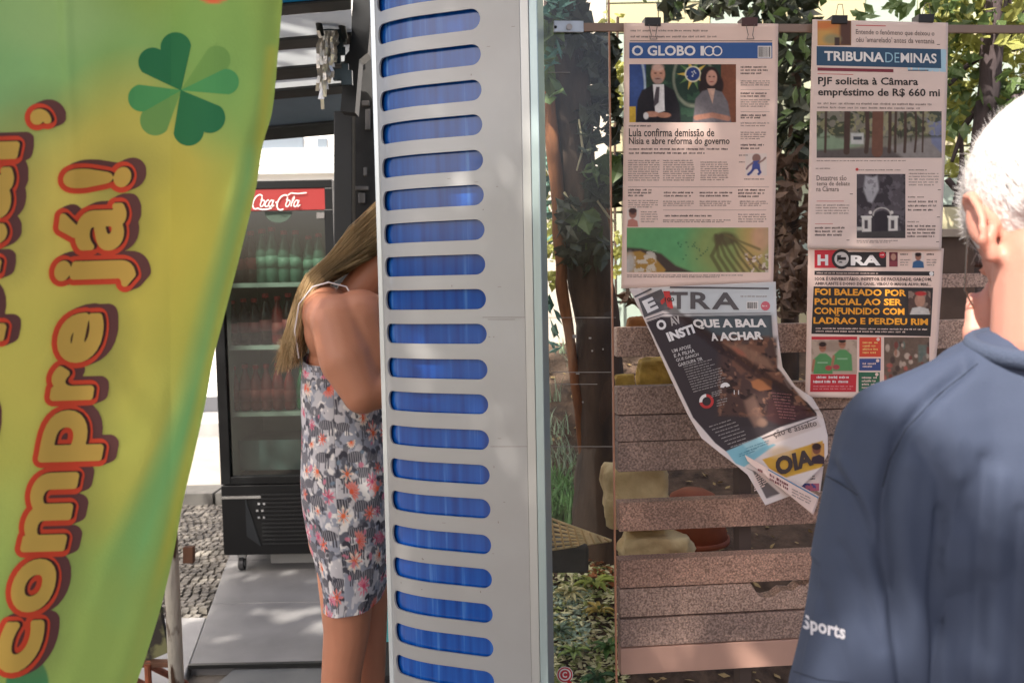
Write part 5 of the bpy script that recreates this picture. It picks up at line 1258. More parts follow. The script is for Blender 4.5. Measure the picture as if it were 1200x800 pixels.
ex = npage('newspaper', [(737, 338), (748, 360), (762, 390), (774, 417), (788, 448), (806, 486), (822, 513), (843, 530), (864, 546), (876, 556), (897, 592)],
           [(909, 330), (910, 365), (912, 395), (917, 430), (932, 452), (952, 466), (964, 486), (970, 510), (970, 532), (962, 548), (928, 580)], De,
           'torn newspaper with large grey masthead and dark cover, curling diagonally over the boards', GRP, vmat('printed_sheet', .8, bump=.05, bscale=60), exc, nx=200, ny=240)
M_et = mat('print_slate', '5a5354', .6)
ex.rect('rule', [(785, 335.4), (901, 337), (901, 339), (785, 337.6)], M_et, .0012); ex.rect('rule', [(743, 347), (763, 337.5), (764, 339.4), (744, 349)], M_et, .0012)
for ch, bx in (('T', [(785, 342), (806, 342), (806, 362), (785, 362)]), ('R', [(809, 342), (833, 342.3), (833, 362.3), (809, 362)]), ('A', [(834, 342.3), (866.5, 343), (866.5, 363), (834, 362.3)])):
    ex.text('masthead_lettering', ch, bx, M_et, .0018, bold=.025, cut=8)
ex.rect('masthead_block', [(748, 350), (775, 338.6), (786, 360.5), (755, 372)], M_et, .0012, step=5)
ex.text('masthead_lettering', 'E', [(752, 353), (764.5, 347.5), (772, 361), (759, 367)], M_iwh, .0024, bold=.05, cut=6)
ex.rect('masthead_stroke', [(777, 341), (785, 341), (789, 361), (783, 362)], mat('print_scarlet', 'b83432', .6), .0012); ex.rect('masthead_stroke', [(785, 343), (790, 341), (776, 357), (772, 354)], mat('print_scarlet', 'b83432'), .0016)
ex.text('masthead_lettering', '100', (779, 348.5, 790, 353), M_ink, .0030, bold=.02)
barcode(ex, 876, 354, 887.5, 361.5); disc(ex, 'price_disc', 897, 358.4, 5.4, mat('print_rose', 'c8606c', .6), .0014); ex.lines('price_print', [(893, 357, 901, 360)], M_iwh, .0018, pitch=3)
ex.lines('small_print', [(868, 346, 901, 348.5)], M_inkg, pitch=2.6); ex.rect('rule', [(776, 367.4), (903, 366.4), (903, 367), (776, 368.2)], M_et, .0012); ex.rect('rule', [(757, 374), (778, 367), (779, 367.8), (758, 375)], M_et, .0012)
W_ = dict(m=M_iwh, off=.0022)
ex.text('headline', 'O', [(768, 376), (779, 373.5), (782, 385), (771, 387.5)], bold=.05, cut=6, **W_)
ex.text('headline', 'AV', [(783, 372.5), (795, 369.5), (799, 378.5), (787, 382)], mat('print_dull', 'a39a96', .6), .0022, bold=.04, cut=6)
ex.text('headline', 'QUE A BALA', [(811, 374), (898, 373.4), (898.5, 385), (814, 385.6)], bold=.045, cut=8, **W_)
ex.text('headline', 'INSTI', [(780, 390), (811, 379.5), (815, 390), (784.5, 400.6)], bold=.05, cut=6, **W_)
ex.text('headline', 'A', [(832, 390), (840, 389.6), (842, 399), (834, 399.4)], bold=.045, **W_); ex.text('headline', 'ACHAR', [(842, 389.4), (893.5, 388), (894.5, 397.6), (844, 399.4)], bold=.045, cut=8, **W_)
for k, s_ in enumerate(('UM APOSE', 'E A FILHA', 'QUE GANCH', 'GAROUPA TIR')):
    x = 787+k*2.4; y = 409.5+k*5.4; L_ = 22+k*2.2; ex.text('subheading', s_, [(x, y), (x+L_, y-L_*.27), (x+L_+1, y-L_*.27+4), (x+1, y+4)], mat('print_light', 'c3bab6', .6), .0022, bold=.02, res=2)
M_ptx = mat('print_pale_text', 'a59c98', .7)
for k in range(11): 
    x = 801+k*1.15; y = 430+k*2.9; L_ = 37+k*.9; ex.lines('small_print', [(x, y-1, x+L_, y+1, -.27)], M_ptx, .0016, pitch=2.0, ink=.5)
for k in range(8):
    x = 831+k*3.6; y = 500+k*3.4; ex.lines('small_print', [(x, y-1, x+34-k, y+1, -.33)], M_ptx, .0016, pitch=2.0, ink=.5)
for k in range(9):
    x = 904+k*1.2; y = 460+k*3.6; ex.lines('small_print', [(x, y-1, x+30-k, y+1, .10)], mat('print_dark_rose', '9a6462', .7), .0016, pitch=2.0, ink=.5)
disc(ex, 'chart_ring', 828, 470, 8.4, mat('print_scarlet', 'b83432'), .0018, r2=5.2)
P = [(828+r*math.cos(a), 470+r*math.sin(a)) for r in (8.6, 5.0) for a in [math.radians(170+i*12) for i in range(9)]]
ex.mesh('chart_segment', P, [(i, i+1, 10+i, 9+i) for i in range(8)], M_iwh, .0022)
P = [(850+r*math.cos(a), 454+r*math.sin(a)) for r in (6.0, 1.5) for a in [math.radians(180+i*20) for i in range(9)]]
ex.mesh('chart_segment', P, [(i, i+1, 10+i, 9+i) for i in range(8)], M_iwh, .0022)
ex.lines('chart_print', [(834, 459, 846, 466, -.3), (840, 468, 852, 477, -.25)], mat('print_dull', 'a39a96'), .0022, pitch=2.6); ex.text('chart_print', '11', (860, 457, 866, 462), M_iwh, .0022)
ex.text('inner_heading', 'ção e assalto', [(905, 504.5), (956, 491.5), (958, 500), (908, 514)], M_inkd, .0024, res=2)
ex.rect('rule', [(893, 513), (957, 489), (957.5, 490), (893.5, 514)], M_inkd, .002)
ex.lines('small_print', [(874, 524, 902, 530, -.36), (866, 531, 888, 536, -.36)], mat('print_teal', '4f8292', .7), .002, pitch=2.6)
ex.text('inner_lettering', 'OIA', [(907, 536), (951, 525), (954, 544.5), (911, 558)], mat('print_umber', '3e2c26', .6), .0026, bold=.05, cut=7)
ex.paint('printed_head', (951, 519, 966, 543), lambda c: (c.fill('c08a48'), c.ell(957, 526, 5, 6, '7a4a38'), c.ell(957, 523, 5.4, 4, '3a2420'), c.poly([(949, 544), (952, 535), (960, 532), (967, 536), (967, 544)], '3c2c34')), M_pic, .0026, 1.4)
ex.lines('small_print', [(884, 556, 900, 576, -.5)], M_pap, .002, pitch=3)
# second section hanging out of it: rolled edge
ed = npage('newspaper_section', [(873, 533), (874, 536), (876, 540)], [(960, 581), (957, 592), (953, 603)], lambda x, y: De(x, y) + .007 + .004*math.sin((x-873)*.05), 'narrow pink-white edge of an inner newspaper section poking out below the torn one', GRP, M_pap, nx=30, ny=8)
ed.lines('section_print', [(888, 547.5, 898, 552, .56), (902, 554, 926, 563, .56)], mat('print_maroon', '7a3438', .6), .0014, pitch=6); ed.lines('small_print', [(928, 571, 950, 581, .5)], M_inkg, .0014, pitch=3)
ed.rect('edge_line', [(900, 549), (959, 582), (959, 584), (900, 550.6)], mat('print_blueline', '6a8aa4', .6), .0012)
ed2 = npage('newspaper_section', [(905, 555), (935, 562)], [(905, 562), (957, 590)][:0] or [(965, 546), (961, 577)], lambda x, y: De(x, y)-.012, 'lowest fold of an inner newspaper page with dark rules, behind the pink-white section edge', GRP, M_pap2, nx=10, ny=10)
ed2.lines('small_print', [(914, 560, 958, 566, -.1)], M_ink, .0012, pitch=3); ed2.paint('printed_strip', (936, 566, 960, 575), lambda c: (c.fill('4a4a78'), c.blotch(4, .5, 'a85a6a', 1, 91)), M_pic)
# ================================================================== people
def basis(f, upish):
    f = Vector(f).normalized(); r = f.cross(Vector(upish)).normalized(); u = r.cross(f)
    return Matrix((r, f, u)).transposed()         # columns: right, forward, up
def head_parts(c, B, s=1.0):
    T = lambda x, y, z: Vector(c) + B @ (Vector((x, y, z))*s)
    E = [(T(0, -.012, .03), (.077*s, .097*s, .088*s), B), (T(0, .018, -.012), (.068*s, .078*s, .085*s), B), (T(0, .038, -.060), (.054*s, .052*s, .045*s), B),
         (T(0, .070, -.088), (.024*s, .020*s, .018*s), B), (T(.036, .062, -.03), (.024*s, .022*s, .024*s), B), (T(-.036, .062, -.03), (.024*s, .022*s, .024*s), B),
         (T(0, .086, .028), (.045*s, .014*s, .010*s), B), (T(0, .088, -.055), (.024*s, .013*s, .006*s), B), (T(0, .086, -.064), (.021*s, .013*s, .006*s), B)]
    Cc = [(T(0, .088, .015), .008*s, T(0, .112, -.024), .012*s), (T(.010, .098, -.030), .008*s, T(-.010, .098, -.030), .008*s)]
    for sg in (-1, 1):
        E.append((T(sg*.080, -.006, -.004), (.007*s, .017*s, .030*s), B @ Matrix.Rotation(sg*-.35, 3, 'Z')))
        pts = [T(sg*(.083+.008*math.sin(a*.5)), -.008-.019*math.sin(a), -.002+.034*math.cos(a)) for a in [math.pi*(-.15+1.15*i/9) for i in range(10)]]
        for a, b in zip(pts[:-1], pts[1:]): Cc.append((a, .0048*s, b, .0048*s))
        E.append((T(sg*.081, .002, -.036), (.006*s, .010*s, .012*s), B))
    return E, Cc, T
def hand_caps(w_, d, n, s=1.0, curl=.5):
    """palm from wrist w_ along d, palm normal n; five fingers"""
    d = Vector(d).normalized(); n = Vector(n).normalized(); b = d.cross(n).normalized(); w_ = Vector(w_); out = []
    for k, (o, L) in enumerate(((-.030, .066), (-.010, .076), (.011, .070), (.030, .055))):
        k0 = w_+d*.085*s+b*o*s; out.append((w_+b*o*.5*s, .015*s, k0, .012*s))
        d1 = (d+n*curl*.5).normalized(); p1 = k0+d1*L*.45*s; d2 = (d+n*curl*1.3).normalized(); p2 = p1+d2*L*.32*s; d3 = (d+n*curl*2.4).normalized(); p3 = p2+d3*L*.25*s
        out += [(k0, .0095*s, p1, .0085*s), (p1, .0085*s, p2, .008*s), (p2, .008*s, p3, .0065*s)]
    t0 = w_+d*.025*s-b*.026*s; t1 = t0+(d-b*.9+n*.4).normalized()*.045*s; t2 = t1+(d-b*.2+n*.5).normalized()*.032*s
    out += [(t0, .013*s, t1, .011*s), (t1, .0105*s, t2, .008*s)]
    return out
def eyes(T, parent, s=1.0):
    for sg in (-1, 1):
        c = T(sg*.032, .076, .010); mb = bmesh.new(); bmesh.ops.create_uvsphere(mb, u_segments=16, v_segments=10, radius=.0125*s, matrix=Matrix.Translation(c)); me = bpy.data.meshes.new('eye'); mb.to_mesh(me); mb.free()
        e = link('eye', me, mat('eye_white', 'e2dcd6', .2), parent)
        c = T(sg*.032, .0845, .010); mb = bmesh.new(); bmesh.ops.create_uvsphere(mb, u_segments=12, v_segments=8, radius=.0055*s, matrix=Matrix.Translation(c)); me = bpy.data.meshes.new('iris'); mb.to_mesh(me); mb.free()
        link('iris', me, mat('iris_brown', '3a241a', .15), e)
        MB().tube([T(sg*.016, .090, .034), T(sg*.032, .090, .038), T(sg*.050, .080, .033)], .003*s, 6).build('eyebrow', mat('brow_brown', '5b4a42', .9), parent)
    MB().tube([T(-.022, .099, -.0595), T(0, .1015, -.059), T(.022, .099, -.0595)], [.001, .002, .001], 6).build('mouth', mat('mouth_dark', '6b3030', .5), parent)

# ------------------------------------------------------------------ woman in printed dress
WY = 2.3
wm = thing('person', (at(405, 700, WY).x, WY, 0), 'person with long light-brown hair and sleeveless floral dress, half hidden behind the slotted panel', 'person')
def W(px, py, dy=0.0): 
    p = at(px, py, WY); return Vector((p.x, WY+dy, p.z))
M_skin = mat('skin_tan', 'b3785c', .5, var=.07, scale=7, sss=.12, bump=.04, bscale=120)
hc = W(497, 256); B = basis((.93, .2, -.30), (0, 0, 1))
E, Cc, T = head_parts(hc, B, .97)
E += [(W(404, 585), (.105, .15, .13)), (W(402, 500), (.088, .12, .12)), (W(404, 425), (.095, .135, .12)), (W(392, 385, -.02), (.070, .15, .095)), (W(388, 366, -.07), (.062, .08, .075)), (W(405, 625), (.098, .145, .10))]
Cc += [(W(396, 368, -.12), .062, W(398, 368, .13), .058), (W(412, 352), .052, W(452, 300), .047),
       (W(411, 375, -.15), .074, W(423, 415, -.18), .072), (W(423, 415, -.18), .072, W(440, 450, -.20), .052), (W(432, 372, -.13), .078, W(446, 415, -.14), .070), (W(440, 450, -.20), .050, W(496, 446, -.15), .030),
       (W(404, 372, .165), .062, W(420, 415, .19), .052), (W(420, 415, .19), .05, W(434, 455, .2), .042), (W(434, 455, .2), .042, W(490, 448, .12), .030),
       (W(412, 640, -.075), .082, W(412, 725, -.07), .062), (W(412, 725, -.07), .062, W(406, 775, -.07), .054), (W(406, 775, -.07), .054, W(405, 800, -.07), .054), (W(405, 800, -.07), .054, W(410, 905, -.07), .034),
       (W(420, 640, .08), .086, W(424, 725, .08), .060), (W(424, 725, .08), .060, W(424, 790, .085), .054), (W(424, 790, .085), .054, W(428, 905, .09), .034)]
for px, dy in ((410, -.07), (428, .09)):
    a = W(px, 905, dy); a.z = .055; h_ = Vector((a.x-.045, a.y, .03)); t_ = Vector((a.x+.15, a.y+.03, .018))
    Cc += [(W(px, 905, dy), .034, a, .033), (a, .033, h_, .029), (h_, .03, t_, .018), (a, .036, t_, .018)]
Cc += hand_caps(W(496, 446, -.15), (.7, .5, .45), (.2, .9, 0), .92) + hand_caps(W(490, 448, .12), (.7, -.5, .45), (.2, -.9, 0), .92)
blob('body', Cc, E, M_skin, wm, .0055, 6)
eyes(T, wm, .97)
# dress
ROWS = [(410, 358.5, 450, .150), (430, 357.5, 452, .150), (460, 356.5, 452, .145), (500, 356.5, 455, .148), (550, 356.5, 460, .168), (585, 359.5, 462, .175), (620, 365.5, 462, .172), (650, 374, 459, .168), (675, 379.5, 455, .165), (697, 382, 450, .163)]
nu, nv = 470, 300; gx, gy = np.meshgrid(np.linspace(0, 430, nu+1), np.linspace(410, 697, nv+1))
V = []
for j in range(nv+1):
    py = 410+287*j/nv; l, r, ry = smoothtab(ROWS, py)
    for i in range(nu+1):
        a = 2*math.pi*(i % nu)/nu - math.pi/2          # 0 = towards the camera
        ca, sa = math.cos(a), math.sin(a); ex_ = .86
        fx_ = math.copysign(abs(ca)**ex_, ca); fy_ = math.copysign(abs(sa)**ex_, sa)
        top_ = max(0, (425-py)/15)
        fold = 1 + .014*math.sin(a*7+py*.012)*min(1, max(0, (py-520)/120)) + .012*math.sin(a*3+py*.05) + .008*mnoise.noise(Vector((ca*4, sa*4, py*.03)))
        cxp = (l+r)/2; hx = (r-l)/2*fx_*fold
        yy = WY + ry*fy_*fold
        pz = py + (3*math.cos(a)*-1 if py > 640 else 0)*(py-640)/57 + (10*abs(sa)*0) + (6*math.cos(a+2.2) if False else 0)
        dip = max(0, (440-py)/30)*(14*max(0, ca*-.2+abs(sa)*.9)) if py < 440 else 0
        p = at(cxp+hx, py, WY); z = at(405, pz+dip, WY).z
        V.append((p.x, yy, z))
F = [(j*(nu+1)+i, j*(nu+1)+i+1, (j+1)*(nu+1)+i+1, (j+1)*(nu+1)+i) for j in range(nv) for i in range(nu)]
cv = Canvas(gx, gy); cv.fill('c3bfc2'); rr = random.Random(11)
cv.blotch(14, .50, '8f93a0', .9, 101); cv.blotch(9, .60, '3d3f4a', .8, 103); cv.blotch(10, .62, 'e6e0dc', 1, 102)
def stamp(fn, x, y, r):
    i0 = max(0, int((x-r)/430*nu)); i1 = min(nu, int((x+r)/430*nu)+1); j0 = max(0, int((y-r-410)/287*nv)); j1 = min(nv, int((y+r-410)/287*nv)+1)
    if i1 <= i0 or j1 <= j0: return
    sub = Canvas(gx[j0:j1+1, i0:i1+1], gy[j0:j1+1, i0:i1+1]); sub.c = cv.c[j0:j1+1, i0:i1+1].copy(); fn(sub); cv.c[j0:j1+1, i0:i1+1] = sub.c
def zebra(x, y, s, fl):
    def f(c):
        col = rr.choice(['3c3c46', '2c2c36', '4c4b53']); c.ell(x, y, 10*s, 5*s, col); c.line([(x+8*s*fl, y-2*s), (x+12*s*fl, y-6*s)], 4*s, col); c.ell(x+14*s*fl, y-6*s, 4*s, 2.4*s, col, rot=30*fl)
        for q in (-7, -4, 5, 8): c.line([(x+q*s, y+2*s), (x+q*s+rr.uniform(-1, 1), y+10*s)], 1.6*s, col)
        for q in range(-3, 4): c.line([(x+q*2.7*s, y-4*s), (x+q*2.7*s+1, y+4*s)], .8*s, 'b5b1b4', .7, soft=.6)
    stamp(f, x, y, 22*s)
def flower(x, y, s):
    kind = rr.random(); pc, cc = (('dd8595', 'c43d62') if kind < .35 else (('ecdccb', 'e5642c') if kind < .7 else ('e08a80', 'e2562a')))
    n_ = rr.choice([7, 8, 9]); a0 = rr.uniform(0, 6); arc_ = rr.choice([6.283, 3.8])
    def f(c):
        for k in range(n_):
            a = a0+arc_*k/n_; c.poly([(x, y), (x+s*.7*math.cos(a-.22), y+s*.7*math.sin(a-.22)), (x+s*math.cos(a), y+s*math.sin(a)), (x+s*.7*math.cos(a+.22), y+s*.7*math.sin(a+.22))], pc, .95)
            c.line([(x, y), (x+s*.6*math.cos(a), y+s*.6*math.sin(a))], .9, cc, .9, soft=.6)
        c.ell(x, y, s*.22, s*.22, cc)
    stamp(f, x, y, s+3)
items = []
for gy_ in range(11):
    for gx_ in range(15): items.append((gx_*29+rr.uniform(-8, 8)+(gy_ % 2)*14, 412+gy_*27+rr.uniform(-7, 7)))
rr.shuffle(items)
for k, (x, y) in enumerate(items):
    zebra(x, y, rr.uniform(.9, 1.3), rr.choice([-1, 1]))
for k, (x, y) in enumerate(items):
    flower(x+rr.uniform(-15, 15), y+rr.uniform(8, 18), rr.uniform(7, 13))
for k in range(300):
    x, y = rr.uniform(0, 430), rr.uniform(410, 697); col = rr.choice(['23232c', 'd2798e', '2f3340', 'c9c3c4', '6f8396']); r = rr.uniform(1.2, 3.2)
    stamp(lambda c: c.ell(x, y, r*1.5, r, col, .9, rot=rr.uniform(0, 180)), x, y, 7)
cv.c = cv.c*.9 + .1*np.array(lin('8f8a92'))
dress = pymesh('dress', V, F, vmat('dress_print', .8, bump=.05, bscale=150), wm, True, cv.c.reshape(-1, 3))
sm = dress.modifiers.new('t', 'SOLIDIFY'); sm.thickness = .002; sm.offset = 1
for (pts) in ([(361, 416, -.10), (358, 385, -.115), (364, 355, -.125), (380, 336, -.135), (398, 331, -.14), (416, 336, -.12), (450, 395, -.11)],):
    MB().tube([W(a, b, d) for a, b, d in pts], .0022, 6).build('strap', mat('strap_white', 'ddd6d6', .7), wm)
# hair
def strands(name, m, n, ctrl, r0, parent, jit=1.0, Yj=.03):
    V = []; F = []
    for i in range(n):
        s = rnd.random(); q = rnd.uniform(-1, 1); P = []
        for (xa, ya, xb, yb, dy) in ctrl:
            P.append(Vector((xa+(xb-xa)*s+rnd.uniform(-1, 1)*jit, ya+(yb-ya)*s+rnd.uniform(-1, 1)*jit, dy+q*Yj)))
        P[-1].y += rnd.uniform(-34, 5); P[-1].x += rnd.uniform(-5, 6); P[-2].x += rnd.uniform(-3, 3)
        k0 = len(V); M_ = 14
        for j in range(M_+1):
            t = j/M_*(len(P)-1); a = min(len(P)-2, int(t)); f = t-a; p0, p1, p2, p3 = P[max(a-1, 0)], P[a], P[a+1], P[min(a+2, len(P)-1)]
            p = .5*((2*p1)+(p2-p0)*f+(2*p0-5*p1+4*p2-p3)*f*f+(3*p1-p0-3*p2+p3)*f**3)
            w_ = W(p.x, p.y, p.z); r = r0*(1-.75*(j/M_)**3)
            for u in range(3): V.append(w_+Vector((r*math.cos(2.09*u), r*math.sin(2.09*u)*1.0, r*.6*math.sin(2.09*u+1))))
            if j:
                b = k0+3*j
                for u in range(3): F.append((b-3+u, b-3+(u+1) % 3, b+(u+1) % 3, b+u))
    return pymesh(name, V, F, m, parent, True)
CT = [(470, 212, 482, 238, 0), (446, 240, 462, 285, -.02), (418, 268, 440, 302, -.03), (394, 300, 402, 322, -.04), (371, 322, 381, 338, -.05), (357, 352, 368, 366, -.05), (346, 392, 360, 398, -.05), (334, 432, 356, 420, -.05)]
M_h1 = mat('hair_brown', 'b8976a', .45, spec=.5); M_h2 = mat('hair_blonde', 'e4c99c', .42, spec=.5); M_h3 = mat('hair_dark', '6b5240', .45, spec=.5)
strands('hair', M_h1, 1000, CT, .0014, wm, 1.7, .06); strands('hair', M_h3, 420, CT, .0013, wm, 1.2, .05); strands('hair', M_h2, 900, CT, .0013, wm, 2.3, .065); strands('hair_base', M_h1, 260, [(a+3, b, c+3, d, e+.01) for a, b, c, d, e in CT[:-1]], .004, wm, .6, .04)
capE = [(T(0, -.020, .040), (.084, .103, .092), B), (T(0, -.055, -.01), (.072, .055, .085), B)]
blob('hair_cap', [], capE, M_h1, wm, .006, 4)

# ------------------------------------------------------------------ man with grey hair, back to us
MY = .90
mn = thing('person', (at(1235, 700, MY).x, MY, 0), 'person with white-grey hair, wire glasses and navy t-shirt, seen from behind at right edge', 'person')
def Mq(px, py, dy=0.0):
    p = at(px, py, MY); return Vector((p.x, MY+dy, p.z))
M_skin2 = mat('skin_pink', 'c58a78', .5, var=.06, scale=9, sss=.25, bump=.05, bscale=150)
hc = Mq(1262, 258, .02); B2 = basis((.08, .68, -.72), (0, .5, 1))
HS = 1.12
E, Cc, T2 = head_parts(hc, B2, HS)
Cc += [(Mq(1236, 300, 0), .058, Mq(1228, 410, -.01), .060), (Mq(1232, 425), .05, Mq(1120, 505), .03), (Mq(1232, 425), .05, Mq(1350, 505), .03)]
hip = .80
E += [(Mq(1235, 600, .01), (.155, .095, .20)), ((Mq(1235, 600).x, MY+.01, .95), (.15, .10, .20))]
hx_ = Mq(1235, 600).x
def limb(pts, rr_): return [(pts[i], rr_[i], pts[i+1], rr_[i+1]) for i in range(len(pts)-1)]
sl = Mq(1062, 512); el_ = Mq(1000, 812, .02); wr_ = at(1170, 466, .985)
sr = Mq(1395, 512); er_ = Mq(1450, 812, .02); wr2 = Vector((er_.x-.07, MY+.24, er_.z-.02))
Cc += limb([sl, el_, wr_], [.05, .043, .030]) + limb([sr, er_, wr2], [.05, .043, .030])
Cc += hand_caps(wr_, (-.02, .0, 1), (.5, .85, 0), .92, .7) + hand_caps(wr2, (-.35, .85, -.1), (-.7, 0, .2))
for sg in (-1, 1):
    Cc += limb([Vector((hx_+sg*.085, MY+.01, .80)), Vector((hx_+sg*.095, MY+.02, .45)), Vector((hx_+sg*.10, MY, .08))], [.085, .055, .037])
    Cc += [(Vector((hx_+sg*.10, MY-.03, .045)), .03, Vector((hx_+sg*.12, MY+.15, .035)), .025)]
blob('body', Cc, E, M_skin2, mn, .0045, 5)
eyes(T2, mn, HS)
# t-shirt
SC = [(Mq(1190, 440), .052, Mq(1066, 514), .066), (Mq(1270, 440), .052, Mq(1392, 514), .066), (Mq(1150, 438), .034, Mq(1300, 438), .034),
      (Mq(1056, 520), .069, Mq(1000, 812), .071), (Mq(1400, 520), .066, Mq(1450, 812), .068)]
SC += [(Mq(1110, 520), .075, Mq(1350, 520), .075), (Mq(1120, 620), .082, Mq(1350, 620), .082), (Mq(1125, 760), .084, Mq(1345, 760), .084)]
SE = [(Mq(1235, 560, .01), (.185, .108, .17)), (Mq(1235, 700, .01), (.175, .112, .20)), ((hx_, MY+.01, .96), (.172, .118, .22))]
FOLDS = [  # (polyline in the photograph, width, depth in metres; negative = valley)
    ([(1130, 428), (1085, 470), (1050, 515), (1036, 560), (1030, 600), (1036, 650), (1050, 720), (1062, 810)], 9, -.012),
    ([(1062, 548), (1056, 600), (1062, 660), (1078, 740), (1086, 810)], 14, .006),
    ([(975, 545), (1000, 585), (1022, 640), (1040, 690)], 6, -.005), ([(990, 540), (1012, 580), (1030, 620)], 6, .004),
    ([(985, 640), (1010, 690), (1035, 760)], 7, -.003), ([(960, 690), (985, 760), (1000, 810)], 8, -.003),
    ([(1120, 560), (1110, 650), (1108, 810)], 10, .0045), ([(1102, 600), (1092, 700), (1090, 810)], 7, -.0045), ([(1155, 540), (1148, 650), (1140, 810)], 9, -.004), ([(1172, 560), (1168, 660), (1160, 810)], 11, .0045),
    ([(1196, 600), (1192, 700), (1186, 810)], 8, -.004), ([(1090, 470), (1120, 520), (1130, 580)], 14, .003), ([(1215, 560), (1218, 700), (1210, 810)], 10, .003), ([(1076, 520), (1100, 560), (1104, 620)], 7, -.004)]
def shirt_post(me):
    n = len(me.vertices); co = np.empty(n*3, dtype=np.float64); me.vertices.foreach_get('co', co); co = co.reshape(-1, 3); no = np.empty(n*3, dtype=np.float64)
    me.vertices.foreach_get('normal', no); no = no.reshape(-1, 3); Rm = np.array(ROTI)
    q = (co-np.array([0, 0, CAMZ])) @ Rm.T; px = 600+1000*q[:, 0]/-q[:, 2]; py = 400-1000*q[:, 1]/-q[:, 2]
    d = np.zeros(n)
    for pts, w_, amp in FOLDS:
        dist = np.full(n, 1e9); tt = np.zeros(n)
        for (xa, ya), (xb, yb) in zip(pts[:-1], pts[1:]):
            L = (xb-xa)**2+(yb-ya)**2; t = np.clip(((px-xa)*(xb-xa)+(py-ya)*(yb-ya))/L, 0, 1); dist = np.minimum(dist, np.hypot(px-xa-t*(xb-xa), py-ya-t*(yb-ya)))
        d += amp*np.exp(-(dist/w_)**2)
    d *= (no[:, 1] < .1)
    d += .0018*np.sin(px*.06+py*.02)*np.sin(py*.013+1)
    # drape lines elsewhere
    d += .004*np.sin(co[:, 0]*55+co[:, 2]*6)*(co[:, 2] < 1.1)*(no[:, 1] > -.2)
    co += no*d[:, None]; me.vertices.foreach_set('co', co.ravel()); me.update()
M_sh = mat('navy_cotton', '3a4358', .85, var=.05, scale=6, bump=.10, bscale=700)
shirt = blob('t_shirt', SC, SE, M_sh, mn, .0045, 7, post=shirt_post)
# open shirt bottom is hidden in the trousers; collar band, sleeve hem
P = []
for i in range(33):
    a = 2*math.pi*i/32; P.append(Mq(1228, 412) + Vector((.080*math.cos(a), -.012+.070*math.sin(a), .004 - .010*math.sin(a)*-1)))
cm = MB(); cm.tube(P, .0085, 10, cap=False)
for v in cm.V: v.z = Mq(1228, 412).z + (v.z-Mq(1228, 412).z)*1.15
cm.build('collar', mat('navy_rib', '434c60', .9, bump=.3, bscale=400), shirt, True)
bv = BVHTree.FromPolygons([v.co for v in shirt.data.vertices], [tuple(p.vertices) for p in shirt.data.polygons])
def on_shirt(px, py, off):
    r = ray(px, py).normalized(); hit = bv.ray_cast(Vector((0, 0, CAMZ)), r)
    return (hit[0] - r*off) if hit[0] else Mq(px, py, -.07)
# seams
for pts in ([(1146, 426), (1100, 462), (1062, 502), (1042, 540), (1034, 570)], [(966, 556), (985, 566), (1005, 580)], [(930, 786), (960, 796), (1000, 800)]):
    dense = [(a[0]+(b[0]-a[0])*k/8, a[1]+(b[1]-a[1])*k/8) for a, b in zip(pts[:-1], pts[1:]) for k in range(8)] + [pts[-1]]
    MB().tube([on_shirt(x, y, .0002) for x, y in dense], .0007, 6).build('seam', mat('seam_dark', '262d3e', .9), shirt)
Pt, Ft = text_px('Sports', [(940, 718.5), (991, 732), (990, 754), (941, 740.5)], bold=.03, spacing=1.05, cut=4, res=4)
def on_ok(x, y): return bv.ray_cast(Vector((0, 0, CAMZ)), ray(x, y).normalized())[0] is not None
okv = [on_ok(x, y) and on_ok(x-1, y) for x, y in Pt]; Ft = [f for f in Ft if all(okv[i] for i in f)]
pymesh('sleeve_lettering', [on_shirt(x, y, .0007) for x, y in Pt], Ft, mat('print_cloth_white', 'c9c6cc', .7), shirt)
# trousers and shoes
TC = []
for sg in (-1, 1): TC += limb([Vector((hx_+sg*.08, MY+.01, .84)), Vector((hx_+sg*.095, MY+.02, .46)), Vector((hx_+sg*.10, MY, .10))], [.105, .08, .065])
blob('trousers', TC, [((hx_, MY+.01, .86), (.165, .115, .12))], mat('trouser_grey', '3a3a3e', .9, var=.1), mn, .008, 3)
for sg in (-1, 1): blob('shoe', [(Vector((hx_+sg*.10, MY-.03, .05)), .045, Vector((hx_+sg*.12, MY+.17, .04)), .036)], [], mat('shoe_black', '1b1b1d', .5), mn, .006, 3)
# hair: short blades over the scalp
def scalp_hair(name, m, n, L, seed, T, B, s, parent, wid=.0004, lift=.05):
    rr = random.Random(seed); V = []; F = []
    while n:
        u = rr.uniform(-1, 1); a = rr.uniform(0, 6.283); q = math.sqrt(1-u*u); d = Vector((q*math.cos(a), q*math.sin(a), u))
        p = Vector((d.x*.079, -.014+d.y*.099, .026+d.z*.092))
        if d.z < -.25 and d.y > -.25: continue
        if d.z < -.86: continue
        if d.y > .62 and d.z < .62: continue
        if abs(d.x) > .80 and d.y > -.10 and d.z < .10: continue
        n -= 1
        nn = Vector((d.x/.079, d.y/.099, d.z/.092)).normalized(); fl = Vector((d.x*.3, -.75 if d.z > .1 else -.25, -.25-.9*(1-max(0, d.z)))); fl = (fl - nn*fl.dot(nn)).normalized()
        fl = (fl + Vector((rr.gauss(0, .22), rr.gauss(0, .22), rr.gauss(0, .22)))).normalized()
        l = L*rr.uniform(.6, 1.2); side = nn.cross(fl).normalized()*wid; k = len(V)
        for j in range(4):
            t = j/3; c = p + fl*l*t + nn*(.001+lift*l*t*(1-.5*t)); w_ = side*(1-.85*t)
            V += [T(*(c-w_)), T(*(c+w_))]
            if j: b = k+2*j; F.append((b-2, b-1, b+1, b))
    return pymesh(name, V, F, m, parent, True)
